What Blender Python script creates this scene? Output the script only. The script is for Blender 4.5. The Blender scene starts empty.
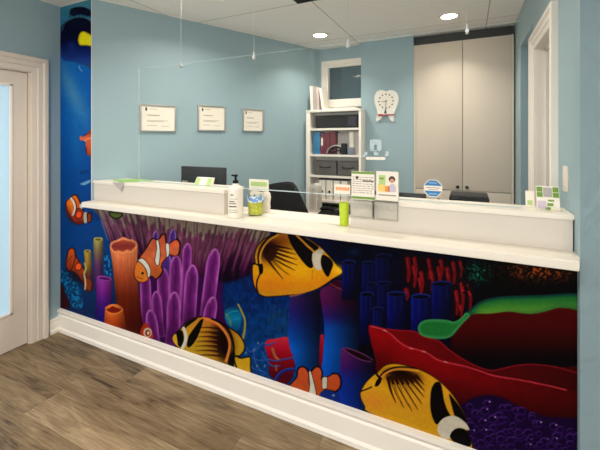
import bpy, bmesh, math, random
import numpy as np
from mathutils import Vector, Matrix
random.seed(4)
S = bpy.context.scene
COL = S.collection
PI = math.pi

# ------------------------------------------------------------------ survey of the room
# world origin: floor corner where the left wall meets the mural wall; X along the desk, Y into the office
FPX, YAW, HOR, CH = 351.0, math.radians(25.7), 141.0, 1.45
CAM = (2.8326, -1.6364)
FW = (-math.sin(YAW), math.cos(YAW)); RT = (math.cos(YAW), math.sin(YAW))
HC = 2.48
def _ray(px):
    k = (px - 300) / FPX
    return FW[0] + RT[0]*k, FW[1] + RT[1]*k
def onY(px, py, Y):
    """sight line of the surveyed photograph point -> (X, Z) on the upright plane at depth Y"""
    d = _ray(px); t = (Y - CAM[1]) / d[1]
    return CAM[0] + t*d[0], CH - (py - HOR)/FPX*t

# ------------------------------------------------------------------ materials
def lin(c):
    c = c/255.0
    return c/12.92 if c <= 0.04045 else ((c+0.055)/1.055)**2.4
def rgb(r, g, b): return (lin(r), lin(g), lin(b), 1.0)

def new_mat(name):
    m = bpy.data.materials.new(name); m.use_nodes = True
    nt = m.node_tree; b = nt.nodes['Principled BSDF']
    return m, nt, b
def mat(name, col, rough=0.5, metal=0.0, noise=0.0, scale=30.0, bump=0.0, spec=0.5, coat=0.0):
    """principled material with a slight procedural mottling"""
    m, nt, b = new_mat(name)
    b.inputs['Roughness'].default_value = rough
    b.inputs['Metallic'].default_value = metal
    b.inputs['Specular IOR Level'].default_value = spec
    b.inputs['Coat Weight'].default_value = coat
    tc = nt.nodes.new('ShaderNodeTexCoord')
    n = nt.nodes.new('ShaderNodeTexNoise'); n.inputs['Scale'].default_value = scale; n.inputs['Detail'].default_value = 4
    nt.links.new(tc.outputs['Object'], n.inputs['Vector'])
    mx = nt.nodes.new('ShaderNodeMix'); mx.data_type = 'RGBA'
    k = max(noise, 0.015)
    mx.inputs['A'].default_value = tuple(min(1, c*(1-k)) for c in col[:3]) + (1,)
    mx.inputs['B'].default_value = tuple(min(1, c*(1+k)) for c in col[:3]) + (1,)
    nt.links.new(n.outputs['Fac'], mx.inputs['Factor'])
    nt.links.new(mx.outputs['Result'], b.inputs['Base Color'])
    if bump:
        bp = nt.nodes.new('ShaderNodeBump'); bp.inputs['Strength'].default_value = bump; bp.inputs['Distance'].default_value = 0.002
        nt.links.new(n.outputs['Fac'], bp.inputs['Height']); nt.links.new(bp.outputs['Normal'], b.inputs['Normal'])
    return m
def emit(name, col, strength):
    m, nt, b = new_mat(name)
    b.inputs['Base Color'].default_value = col
    b.inputs['Emission Color'].default_value = col
    b.inputs['Emission Strength'].default_value = strength
    return m
def clear(name, tint=(1, 1, 1, 1), refl=0.06, rough=0.02, edge=0.5):
    """clear acrylic sheet: see-through with a faint mirror reflection growing at grazing angles"""
    m = bpy.data.materials.new(name); m.use_nodes = True
    nt = m.node_tree; nt.nodes.clear()
    o = nt.nodes.new('ShaderNodeOutputMaterial')
    t = nt.nodes.new('ShaderNodeBsdfTransparent'); t.inputs['Color'].default_value = tint
    g = nt.nodes.new('ShaderNodeBsdfGlossy'); g.inputs['Roughness'].default_value = rough
    lw = nt.nodes.new('ShaderNodeLayerWeight'); lw.inputs['Blend'].default_value = 0.12
    mm = nt.nodes.new('ShaderNodeMath'); mm.operation = 'MULTIPLY_ADD'
    mm.inputs[1].default_value = edge; mm.inputs[2].default_value = refl*0.3
    nt.links.new(lw.outputs['Fresnel'], mm.inputs[0])
    mx = nt.nodes.new('ShaderNodeMixShader')
    nt.links.new(mm.outputs[0], mx.inputs[0]); nt.links.new(t.outputs[0], mx.inputs[1]); nt.links.new(g.outputs[0], mx.inputs[2])
    nt.links.new(mx.outputs[0], o.inputs[0])
    return m
def frosted(name, col, alpha):
    m, nt, b = new_mat(name)
    b.inputs['Base Color'].default_value = col; b.inputs['Roughness'].default_value = 0.3
    b.inputs['Alpha'].default_value = alpha
    return m

M = {}
M['teal'] = mat('teal wall paint', rgb(153, 178, 186), 0.55, noise=0.03, scale=2.5, bump=0.05)
M['ceil'] = None
M['white'] = mat('white painted trim', rgb(240, 233, 222), 0.42, noise=0.01)
M['door'] = mat('cream door paint', rgb(216, 204, 190), 0.45)
M['laminate'] = mat('white laminate', rgb(208, 201, 191), 0.38, noise=0.01)
M['riser'] = mat('white laminate panel', rgb(208, 200, 188), 0.38, noise=0.01)
M['ledge'] = mat('bright white laminate', rgb(234, 226, 212), 0.3, noise=0.01)
M['cabinet'] = mat('off white cabinet laminate', rgb(214, 200, 184), 0.5)
M['black'] = mat('black plastic', rgb(15, 16, 17), 0.6, spec=0.2)
M['blackfab'] = mat('black woven fabric', rgb(24, 23, 24), 0.9, noise=0.3, scale=300, bump=0.3)
M['dark'] = mat('dark charcoal', rgb(44, 46, 48), 0.5)
M['silver'] = mat('brushed silver', rgb(190, 188, 185), 0.35, metal=0.6)
M['steel'] = mat('steel wire', rgb(205, 208, 208), 0.3, metal=0.5)
M['paper'] = mat('ivory paper', rgb(240, 232, 218), 0.7)
M['ink'] = mat('grey print', rgb(150, 140, 130), 0.8)
M['darkink'] = mat('dark print', rgb(70, 64, 60), 0.8)
M['lime'] = mat('lime green plastic', rgb(184, 208, 40), 0.4, noise=0.30, scale=70)
M['picks'] = mat('lime green picks', rgb(186, 202, 60), 0.5, noise=0.9, scale=85)
M['green'] = mat('leaf green print', rgb(112, 150, 50), 0.5)
M['leaflet'] = mat('bright green leaflet', rgb(150, 195, 95), 0.5, noise=0.08, scale=15)
M['palegreen'] = mat('pale green print', rgb(178, 205, 130), 0.5)
M['blue'] = mat('blue print', rgb(40, 120, 180), 0.5)
M['skyblue'] = mat('pale blue print', rgb(130, 175, 220), 0.5)
M['bluebinder'] = mat('blue binder cover', rgb(35, 120, 165), 0.5)
M['maroon'] = mat('maroon binder cover', rgb(105, 30, 45), 0.6)
M['magenta'] = mat('plum binder cover', rgb(120, 25, 60), 0.6)
M['greybox'] = mat('grey fabric', rgb(88, 84, 80), 0.9, noise=0.2, scale=150, bump=0.2)
M['greypaper'] = mat('matte grey', rgb(175, 168, 165), 0.7, noise=0.1)
M['red'] = mat('red plastic', rgb(170, 28, 42), 0.4)
M['orange'] = mat('orange print', rgb(235, 145, 60), 0.5)
M['yellow'] = mat('yellow print', rgb(240, 205, 110), 0.5)
M['skin'] = mat('skin tone print', rgb(205, 150, 120), 0.6)
M['hair'] = mat('brown print', rgb(70, 45, 35), 0.6)
M['lilac'] = mat('lilac print', rgb(205, 190, 205), 0.6)
M['darkgreen'] = mat('dark green card', rgb(40, 58, 32), 0.7)
M['bottle'] = mat('milky bottle plastic', rgb(238, 230, 216), 0.3)
M['acrylic'] = clear('clear acrylic', (0.985, 0.995, 0.99, 1), 0.02, 0.02, 0.22)
M['edge'] = frosted('acrylic cut edge', rgb(215, 228, 226), 0.24)
M['edge2'] = frosted('acrylic lower edge', rgb(205, 220, 220), 0.72)
M['clearplastic'] = clear('clear plastic pocket', (0.985, 0.985, 0.975, 1), 0.05, 0.25, 0.14)
M['frost'] = frosted('frosted vinyl', rgb(205, 222, 228), 0.55)
M['darkvoid'] = mat('unlit recess paint', rgb(60, 68, 72), 0.8)
M['switch'] = mat('ivory switch plastic', rgb(226, 216, 203), 0.4)

def ceiling_mat():
    m, nt, b = new_mat('ceiling tile')
    b.inputs['Roughness'].default_value = 0.85
    tc = nt.nodes.new('ShaderNodeTexCoord'); sp = nt.nodes.new('ShaderNodeSeparateXYZ')
    nt.links.new(tc.outputs['Object'], sp.inputs[0])
    def math_(op, a, b_=None, c=None):
        n = nt.nodes.new('ShaderNodeMath'); n.operation = op
        for i, v in enumerate((a, b_, c)):
            if v is None: continue
            if isinstance(v, (int, float)): n.inputs[i].default_value = v
            else: nt.links.new(v, n.inputs[i])
        return n.outputs[0]
    def seam(axis, off, period):
        a = math_('ADD', sp.outputs[axis], -off + period*40 + period/2)
        a = math_('MODULO', a, period); a = math_('SUBTRACT', a, period/2); a = math_('ABSOLUTE', a)
        return math_('LESS_THAN', a, 0.0035)
    s = math_('MAXIMUM', seam('X', 1.787, 1.185), seam('Y', 0.73, 0.985))
    n = nt.nodes.new('ShaderNodeTexNoise'); n.inputs['Scale'].default_value = 90; n.inputs['Detail'].default_value = 6
    nt.links.new(tc.outputs['Object'], n.inputs['Vector'])
    cr = nt.nodes.new('ShaderNodeValToRGB')
    cr.color_ramp.elements[0].color = rgb(242, 238, 232); cr.color_ramp.elements[1].color = rgb(250, 247, 243)
    cr.color_ramp.elements[0].position = 0.35; cr.color_ramp.elements[1].position = 0.65
    nt.links.new(n.outputs['Fac'], cr.inputs[0])
    mx = nt.nodes.new('ShaderNodeMix'); mx.data_type = 'RGBA'
    nt.links.new(s, mx.inputs['Factor']); nt.links.new(cr.outputs[0], mx.inputs['A']); mx.inputs['B'].default_value = rgb(168, 160, 150)
    nt.links.new(mx.outputs['Result'], b.inputs['Base Color'])
    return m
M['ceil'] = ceiling_mat()

def floor_mat():
    m, nt, b = new_mat('grey brown wood plank')
    L = nt.links.new
    tc = nt.nodes.new('ShaderNodeTexCoord'); sp = nt.nodes.new('ShaderNodeSeparateXYZ')
    L(tc.outputs['Object'], sp.inputs[0])
    def mt(op, a, b_=None, c=None):
        n = nt.nodes.new('ShaderNodeMath'); n.operation = op
        for i, v in enumerate((a, b_, c)):
            if v is None: continue
            if isinstance(v, (int, float)): n.inputs[i].default_value = v
            else: L(v, n.inputs[i])
        return n.outputs[0]
    W, LEN = 0.197, 1.22
    y = mt('DIVIDE', sp.outputs['Y'], W)
    row = mt('FLOOR', y); fy = mt('FRACT', y)
    off = mt('ADD', mt('MULTIPLY_ADD', row, 0.8535, 1.4605), mt('MULTIPLY', mt('MULTIPLY', row, row), 0.186))
    x = mt('SUBTRACT', mt('DIVIDE', sp.outputs['X'], LEN), off)
    colm = mt('FLOOR', x); fx = mt('FRACT', x)
    cmb = nt.nodes.new('ShaderNodeCombineXYZ'); L(row, cmb.inputs[0]); L(colm, cmb.inputs[1])
    wn = nt.nodes.new('ShaderNodeTexWhiteNoise'); wn.noise_dimensions = '3D'; L(cmb.outputs[0], wn.inputs['Vector'])
    ey = mt('MULTIPLY', mt('MINIMUM', fy, mt('SUBTRACT', 1.0, fy)), W)
    ex = mt('MULTIPLY', mt('MINIMUM', fx, mt('SUBTRACT', 1.0, fx)), LEN)
    seam = mt('LESS_THAN', mt('MINIMUM', ey, ex), 0.0016)
    # grain coordinates: stretched along the plank and shifted per plank
    vm = nt.nodes.new('ShaderNodeCombineXYZ')
    L(mt('MULTIPLY_ADD', wn.outputs['Value'], 37.0, mt('MULTIPLY', sp.outputs['X'], 1.0)), vm.inputs[0])
    L(mt('MULTIPLY', sp.outputs['Y'], 5.5), vm.inputs[1]); L(mt('MULTIPLY', wn.outputs['Value'], 11.0), vm.inputs[2])
    n1 = nt.nodes.new('ShaderNodeTexNoise'); n1.inputs['Scale'].default_value = 2.4; n1.inputs['Detail'].default_value = 5
    n1.inputs['Roughness'].default_value = 0.6; n1.inputs['Distortion'].default_value = 0.9
    L(vm.outputs[0], n1.inputs['Vector'])
    vm2 = nt.nodes.new('ShaderNodeCombineXYZ')
    L(mt('MULTIPLY_ADD', wn.outputs['Value'], 17.0, mt('MULTIPLY', sp.outputs['X'], 3.0)), vm2.inputs[0])
    L(mt('MULTIPLY', sp.outputs['Y'], 60.0), vm2.inputs[1])
    n2 = nt.nodes.new('ShaderNodeTexNoise'); n2.inputs['Scale'].default_value = 2.0; n2.inputs['Detail'].default_value = 6
    L(vm2.outputs[0], n2.inputs['Vector'])
    f = mt('ADD', mt('MULTIPLY', n1.outputs['Fac'], 0.64), mt('MULTIPLY', n2.outputs['Fac'], 0.38))
    f = mt('ADD', f, mt('MULTIPLY', mt('SUBTRACT', wn.outputs['Value'], 0.5), 0.16))
    cr = nt.nodes.new('ShaderNodeValToRGB'); e = cr.color_ramp.elements
    e[0].position = 0.34; e[0].color = rgb(70, 55, 36)
    e[1].position = 0.72; e[1].color = rgb(178, 156, 122)
    k = e.new(0.42); k.color = rgb(114, 94, 67)
    k = e.new(0.55); k.color = rgb(143, 122, 91)
    L(f, cr.inputs[0])
    mx = nt.nodes.new('ShaderNodeMix'); mx.data_type = 'RGBA'
    L(mt('MULTIPLY', seam, 0.35), mx.inputs['Factor']); L(cr.outputs[0], mx.inputs['A']); mx.inputs['B'].default_value = rgb(70, 56, 44)
    L(mx.outputs['Result'], b.inputs['Base Color'])
    b.inputs['Roughness'].default_value = 0.5
    bp = nt.nodes.new('ShaderNodeBump'); bp.inputs['Strength'].default_value = 0.15; bp.inputs['Distance'].default_value = 0.001
    L(n2.outputs['Fac'], bp.inputs['Height']); L(bp.outputs['Normal'], b.inputs['Normal'])
    return m
M['floor'] = floor_mat()

# ------------------------------------------------------------------ mesh helpers
def tag(o, label=None, cat=None, group=None, kind=None):
    if label: o['label'] = label
    if cat: o['category'] = cat
    if group: o['group'] = group
    if kind: o['kind'] = kind
    return o
def thing(name, label, cat, loc, rz=0.0, group=None):
    o = bpy.data.objects.new(name, None); COL.objects.link(o)
    o.empty_display_size = 0.05
    o.location = loc; o.rotation_euler = (0, 0, rz)
    return tag(o, label, cat, group)
def world(o):
    m = Matrix.Translation(o.location) @ o.rotation_euler.to_matrix().to_4x4()
    return world(o.parent) @ m if o.parent else m

class MB:
    """collects shapes in world coordinates and links them as one mesh object"""
    def __init__(s): s.b = bmesh.new()
    def box(s, x0, x1, y0, y1, z0, z1, bev=0.0, seg=2):
        r = bmesh.ops.create_cube(s.b, size=1.0); v = r['verts']
        bmesh.ops.scale(s.b, vec=(x1-x0, y1-y0, z1-z0), verts=v)
        bmesh.ops.translate(s.b, vec=((x0+x1)/2, (y0+y1)/2, (z0+z1)/2), verts=v)
        if bev:
            ed = list({e for q in v for e in q.link_edges})
            bmesh.ops.bevel(s.b, geom=ed, offset=bev, segments=seg, affect='EDGES', profile=0.6)
        return s
    def prism(s, pts, d0, d1, plane='xz'):
        """polygon pts extruded from d0 to d1 along the remaining axis"""
        def P(p, d):
            return {'xz': (p[0], d, p[1]), 'xy': (p[0], p[1], d), 'yz': (d, p[0], p[1])}[plane]
        a = [s.b.verts.new(P(p, d0)) for p in pts]; c = [s.b.verts.new(P(p, d1)) for p in pts]
        fs = [s.b.faces.new(a), s.b.faces.new(c[::-1])]
        n = len(pts)
        for i in range(n):
            fs.append(s.b.faces.new((a[i], c[i], c[(i+1) % n], a[(i+1) % n])))
        bmesh.ops.recalc_face_normals(s.b, faces=fs)
        return s
    def cyl(s, p0, p1, r0, r1=None, n=16, caps=True):
        r1 = r0 if r1 is None else r1
        p0, p1 = Vector(p0), Vector(p1); d = (p1-p0)
        q = Vector((0, 0, 1)).rotation_difference(d.normalized()).to_matrix().to_4x4()
        bmesh.ops.create_cone(s.b, cap_ends=caps, segments=n, radius1=r0, radius2=max(r1, 1e-5), depth=d.length,
                              matrix=Matrix.Translation((p0+p1)/2) @ q)
        return s
    def lathe(s, prof, c, n=24):
        """prof: (r, z) pairs from bottom to top, turned about the upright axis through c"""
        rings = []
        for r, z in prof:
            if r < 1e-6: rings.append([s.b.verts.new((c[0], c[1], c[2]+z))])
            else: rings.append([s.b.verts.new((c[0]+r*math.cos(2*PI*i/n), c[1]+r*math.sin(2*PI*i/n), c[2]+z)) for i in range(n)])
        fs = []
        for a, b_ in zip(rings[:-1], rings[1:]):
            for i in range(n):
                j = (i+1) % n
                if len(a) == 1 and len(b_) == 1: continue
                if len(a) == 1: fs.append(s.b.faces.new((a[0], b_[j], b_[i])))
                elif len(b_) == 1: fs.append(s.b.faces.new((a[i], a[j], b_[0])))
                else: fs.append(s.b.faces.new((a[i], a[j], b_[j], b_[i])))
        bmesh.ops.recalc_face_normals(s.b, faces=fs)
        return s
    def tube(s, pts, r, n=8):
        pts = [Vector(p) for p in pts]; rings = []
        for i, p in enumerate(pts):
            d = (pts[min(i+1, len(pts)-1)] - pts[max(i-1, 0)]).normalized()
            u = d.cross(Vector((0, 0, 1)));  u = u.normalized() if u.length > 1e-3 else Vector((1, 0, 0))
            w = d.cross(u).normalized()
            rings.append([s.b.verts.new(p + (u*math.cos(2*PI*k/n) + w*math.sin(2*PI*k/n))*r) for k in range(n)])
        fs = [s.b.faces.new(rings[0]), s.b.faces.new(rings[-1][::-1])]
        for a, c in zip(rings[:-1], rings[1:]):
            for k in range(n):
                fs.append(s.b.faces.new((a[k], a[(k+1) % n], c[(k+1) % n], c[k])))
        bmesh.ops.recalc_face_normals(s.b, faces=fs)
        return s
    def hexa(s, v):
        """eight corners: four of the bottom loop, four of the top loop"""
        q = [s.b.verts.new(p) for p in v]
        fs = [s.b.faces.new([q[i] for i in f]) for f in ((3, 2, 1, 0), (4, 5, 6, 7), (0, 1, 5, 4), (1, 2, 6, 5), (2, 3, 7, 6), (3, 0, 4, 7))]
        bmesh.ops.recalc_face_normals(s.b, faces=fs)
        return s
    def build(s, name, m, parent=None, label=None, cat=None, group=None, kind=None, smooth=True, mats=None, local=False):
        if parent is not None and not local:
            s.b.transform(world(parent).inverted())
        loc = None
        if parent is None and kind != 'structure':
            xs = [v.co for v in s.b.verts]
            loc = Vector(((min(v.x for v in xs)+max(v.x for v in xs))/2, (min(v.y for v in xs)+max(v.y for v in xs))/2, min(v.z for v in xs)))
            bmesh.ops.translate(s.b, vec=-loc, verts=s.b.verts)
        me = bpy.data.meshes.new(name); s.b.to_mesh(me); s.b.free()
        if mats: [me.materials.append(q) for q in mats]
        else: me.materials.append(m)
        if smooth:
            for p in me.polygons: p.use_smooth = True
            me.set_sharp_from_angle(angle=math.radians(32))
        o = bpy.data.objects.new(name, me); COL.objects.link(o)
        if parent is not None: o.parent = parent
        if loc is not None: o.location = loc
        return tag(o, label, cat, group, kind)

def box(name, m, x0, x1, y0, y1, z0, z1, parent=None, bev=0.0, **kw):
    return MB().box(x0, x1, y0, y1, z0, z1, bev).build(name, m, parent, **kw)

# ------------------------------------------------------------------ setting
XW = 3.2                       # right end of the desk and right wall of the office
A0 = Vector((0.374, 0.0)); A1 = Vector((1.28, 1.977))     # splayed left wall of the office
AD = (A1-A0).normalized(); AN = Vector((AD.y, -AD.x))     # along it, and its room-side normal
ARZ = math.atan2(AD.y, AD.x)
def stc(name, b, m, **kw): return b.build(name, m, kind='structure', **kw)

stc('floor', MB().box(-0.6, 6.5, -3.8, 3.2, -0.05, 0.0), M['floor'])
stc('ceiling', MB().box(-0.6, 6.5, -2.7, 3.2, HC, HC+0.05), M['ceil'])

# left wall with its door opening
DY0, DY1, DZ = -1.12, -0.203, 1.952
b = MB(); b.box(-0.14, 0, DY1, 0.0, 0, HC); b.box(-0.14, 0, -3.8, DY0, 0, HC); b.box(-0.14, 0, DY0, DY1, DZ, HC)
stc('wall_left', b, M['teal'])
# splayed office wall and the mural column are one prism
E0 = A0 + AD*2.6
b = MB(); b.prism([(0, 0), (A0.x, A0.y), (E0.x, E0.y), (-0.1, E0.y), (-0.1, 0.0)], 0, HC, 'xy')
stc('wall_side', b, M['teal'])
# knee wall under the ledge
stc('wall_front', MB().box(0.376, XW, 0.0, 0.14, 0, 0.985), M['teal'])
# office back: window wall, clock wall, recess of the tall cabinets
YW, YC = 2.04, 1.95
wx0, wz1 = onY(322, 62, YW); wx1 = 1.86; wz0 = 1.845
b = MB()
b.box(1.22, wx0+0.05, YW, YW+0.1, 0, HC); b.box(wx0+0.05, 1.83, YW, YW+0.1, 0, wz0+0.04); b.box(wx0+0.05, 1.83, YW, YW+0.1, wz1-0.05, HC)
stc('wall_back', b, M['teal'])
cx0 = onY(361, 100, YC)[0]; cab0 = onY(413.5, 100, YC)[0]; cab1 = XW-0.012
b = MB(); b.box(cx0, cab0, YC, YC+0.75, 0, HC); b.box(cab0, XW+0.12, YC+0.62, YC+0.75, 0, HC)
stc('wall_back_clock', b, M['teal'])
# room beyond the high window
b = MB(); b.box(0.9, 1.83, 2.95, 3.05, 0, HC)
stc('wall_beyond', b, M['teal'])
# right wall with a plain opening and a cased doorway
O0, O1, OZ = 1.02, 1.62, 2.195
R0, R1, RZ = 0.392, 0.907, 2.02
b = MB()
b.box(XW, XW+0.12, -0.03, R0, 0, HC); b.box(XW, XW+0.12, R1, O0, 0, HC); b.box(XW, XW+0.12, O1, YC+0.75, 0, HC)
b.box(XW, XW+0.12, R0, R1, RZ, HC); b.box(XW, XW+0.12, O0, O1, OZ, HC)
stc('wall_right', b, M['teal'])
stc('wall_front_right', MB().box(XW+0.0005, 6.0, -0.03, 0.10, 0, HC), M['teal'])
stc('wall_light_shield', MB().box(5.2, 5.3, -3.8, -0.03, 0, HC), M['teal'])  # unseen wall added to shield the right wall stub from sky light
stc('wall_corridor', MB().box(4.4, 4.5, 0.1, 3.0, 0, HC), M['teal'])

# ---- baseboards
b = MB()
prof = [(0, 0), (-0.030, 0), (-0.030, 0.022), (-0.021, 0.034), (-0.021, 0.118), (-0.014, 0.128), (-0.019, 0.138), (-0.024, 0.146), (-0.024, 0.164), (0, 0.168)]
b.prism([(y, z) for y, z in prof], 0.0, XW, 'yz')
stc('baseboard_front', b, M['white'])
b = MB()
pr = [(0, 0), (0.022, 0), (0.022, 0.02), (0.015, 0.03), (0.015, 0.075), (0.010, 0.083), (0.013, 0.092), (0.010, 0.104), (0, 0.108)]
for y0, y1 in ((-0.084, -0.001), (-3.8, -1.24)):
    b.prism([(x, z) for x, z in pr], y0, y1, 'xz')
stc('baseboard_left', b, M['white'])
b = MB(); b.box(XW, 6.0, -0.048, -0.03, 0, 0.12); stc('baseboard_right', b, M['white'])

# ---- door casings (trim)
def casing(name, xface, sgn, y0, y1, ztop, w, m):
    """mitred stepped casing swept round an opening y0..y1 on the wall face x = xface, standing out towards sgn"""
    prof = [(0, 0), (0, 0.011), (0.06, 0.014), (0.34, 0.015), (0.38, 0.020), (0.66, 0.020), (0.72, 0.027), (0.78, 0.031), (0.95, 0.031), (1.0, 0.027), (1.0, 0)]
    b = MB(); rings = []
    for a, t in prof:
        a *= w; x = xface+sgn*t
        rings.append([b.b.verts.new(p) for p in ((x, y0-a, 0), (x, y0-a, ztop+a), (x, y1+a, ztop+a), (x, y1+a, 0))])
    n = len(rings); fs = []
    for k in range(n):
        p, q = rings[k], rings[(k+1) % n]
        for i in range(3): fs.append(b.b.faces.new((p[i], p[i+1], q[i+1], q[i])))
    fs.append(b.b.faces.new([r[0] for r in rings])); fs.append(b.b.faces.new([r[3] for r in rings][::-1]))
    bmesh.ops.recalc_face_normals(b.b, faces=fs)
    return stc(name, b, m)
def onX(px, X):
    d = _ray(px); return CAM[1] + d[1]*(X-CAM[0])/d[0]
casing('trim_1', 0.0, 1, DY0+0.010, DY1-0.004, DZ-0.008, 0.108, M['door'])
# jamb lining inside the left opening
b = MB(); b.box(-0.14, 0.004, DY1-0.014, DY1, 0, DZ); b.box(-0.14, 0.004, DY0, DY0+0.014, 0, DZ); b.box(-0.14, 0.004, DY0, DY1, DZ-0.014, DZ)
b.box(-0.075, -0.058, DY1-0.030, DY1-0.014, 0, DZ-0.014)
stc('trim_2', b, M['door'])
casing('trim_3', XW, -1, R0+0.012, R1-0.012, RZ-0.012, 0.086, M['white'])
b = MB()
b.box(XW-0.002, XW+0.125, R0, R0+0.014, 0, RZ); b.box(XW-0.002, XW+0.125, R1-0.014, R1, 0, RZ); b.box(XW-0.002, XW+0.125, R0, R1, RZ-0.014, RZ)
b.box(XW+0.045, XW+0.075, R1-0.030, R1-0.014, 0, RZ-0.014); b.box(XW+0.045, XW+0.075, R0+0.014, R1-0.014, RZ-0.03, RZ-0.014)
stc('trim_4', b, M['white'])

# ---- left door leaf with its frosted pane
dy1 = DY1-0.018; dy0 = DY0+0.018; gx = -0.034
gy1 = onX(11.5, gx+0.01); gy0 = dy0+0.10; gz0, gz1 = 0.25, 1.845
b = MB()
b.box(gx-0.02, gx+0.02, gy1, dy1, 0.008, DZ-0.018); b.box(gx-0.02, gx+0.02, dy0, gy0, 0.008, DZ-0.018)
b.box(gx-0.02, gx+0.02, gy0, gy1, 0.008, gz0); b.box(gx-0.02, gx+0.02, gy0, gy1, gz1, DZ-0.018)
door = stc('door_1', b, M['door'])
b = MB()
for x0 in (gx+0.014,):
    b.box(x0, x0+0.012, gy1-0.018, gy1, gz0, gz1, 0.004); b.box(x0, x0+0.012, gy0, gy0+0.018, gz0, gz1, 0.004)
    b.box(x0, x0+0.012, gy0, gy1, gz0, gz0+0.018, 0.004); b.box(x0, x0+0.012, gy0, gy1, gz1-0.018, gz1, 0.004)
b.build('glazing_bead', M['white'], door, local=True)
m, nt, bs = new_mat('frosted daylight pane')
bs.inputs['Base Color'].default_value = rgb(150, 185, 205); bs.inputs['Roughness'].default_value = 0.6
bs.inputs['Emission Color'].default_value = rgb(190, 212, 226); bs.inputs['Emission Strength'].default_value = 0.5
M['pane'] = m
b = MB(); b.box(gx-0.004, gx+0.004, gy0, gy1, gz0, gz1); b.build('pane', M['pane'], door, 'frosted bluish glass pane', local=True)
b = MB(); b.cyl((gx+0.02, dy0+0.06, 0.98), (gx+0.06, dy0+0.06, 0.98), 0.011); b.box(gx+0.05, gx+0.066, dy0+0.05, dy0+0.17, 0.97, 0.99, 0.005)
b.build('door_handle', M['silver'], door, local=True)

# ---- high window in the back wall
win = None
b = MB()
fw = 0.075
def frame(b, x0, x1, z0, z1, w, y0, y1, bev=0.004):
    b.box(x0, x0+w, y0, y1, z0, z1, bev); b.box(x1-w, x1, y0, y1, z0, z1, bev)
    b.box(x0+w, x1-w, y0, y1, z1-w, z1, bev); b.box(x0+w, x1-w, y0, y1, z0, z0+w, bev)
frame(b, wx0, wx1+0.02, wz0, wz1, 0.052, YW-0.022, YW+0.0)
frame(b, wx0+0.05, wx1+0.02, wz0+0.04, wz1-0.05, 0.026, YW-0.008, YW+0.05)
b.box(wx0-0.01, wx1, YW-0.05, YW, wz0-0.03, wz0, 0.006)
win = stc('window_1', b, M['white'])
m, nt, bs = new_mat('dim window glass')
bs.inputs['Base Color'].default_value = rgb(62, 84, 90); bs.inputs['Roughness'].default_value = 0.06
bs.inputs['Alpha'].default_value = 0.5; bs.inputs['Specular IOR Level'].default_value = 0.6
b = MB(); b.box(wx0+0.09, wx1-0.01, YW+0.012, YW+0.018, wz0+0.062, wz1-0.072)
b.build('window_pane', m, win, local=True)

# ------------------------------------------------------------------ the desk
LZ0, LZ1, CZ = 0.985, 1.022, 1.165
GAP0, GAP1 = onY(229, 200, 0.05)[0], onY(350, 205, 0.05)[0]
b = MB()
b.prism([(0.388, -0.085), (3.186, -0.085), (3.186, -0.031), (XW-0.001, -0.031), (XW-0.001, 0.265), (0.50, 0.265), (0.388, 0.012)], LZ0+0.001, LZ1, 'xy')
ed = [e for e in b.b.edges if all(v.co.y < -0.08 for v in e.verts) and abs(e.verts[0].co.z-e.verts[1].co.z) < 1e-4]
bmesh.ops.bevel(b.b, geom=ed, offset=0.004, segments=2, affect='EDGES')
b.build('counter_ledge', M['ledge'], None, 'long white laminate ledge running along the desk above the mural', 'counter')
def riser(x0, x1, yf, label, xl_back):
    t = thing('counter_riser', label, 'counter', ((x0+x1)/2, 0.12, LZ1), 0, 'raised counter boxes on the white ledge')
    b = MB(); b.prism([(x0+0.004, yf+0.006), (x1-0.004, yf+0.006), (x1-0.004, 0.19), (xl_back+0.004, 0.19)], LZ1+0.0005, CZ-0.022, 'xy')
    b.build('riser_panel', M['riser'], t)
    b = MB(); b.prism([(x0, yf), (x1, yf), (x1, 0.205), (xl_back, 0.205)], CZ-0.022, CZ, 'xy')
    ed = [e for e in b.b.edges if abs(e.verts[0].co.z-e.verts[1].co.z) < 1e-4]
    bmesh.ops.bevel(b.b, geom=ed, offset=0.003, segments=2, affect='EDGES')
    b.build('riser_cap', M['ledge'], t)
riser(0.380, GAP0, 0.004, 'white raised counter box left of the soap bottle, below the framed certificates', 0.474)
riser(GAP1, XW-0.001, 0.039, 'white raised counter box at the right, in front of the tall cabinets', GAP1)

# inner worktop behind the front
t = thing('desk_worktop', 'low white worktop behind the raised counter, mostly hidden', 'desk', (1.9, 0.5, 0))
box('worktop', M['laminate'], 0.75, XW-0.005, 0.28, 0.80, 0.71, 0.74, t, 0.003)
for x in (0.80, 1.9, 3.1): box('support_panel', M['laminate'], x, x+0.03, 0.30, 0.78, 0.0, 0.71, t)

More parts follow.
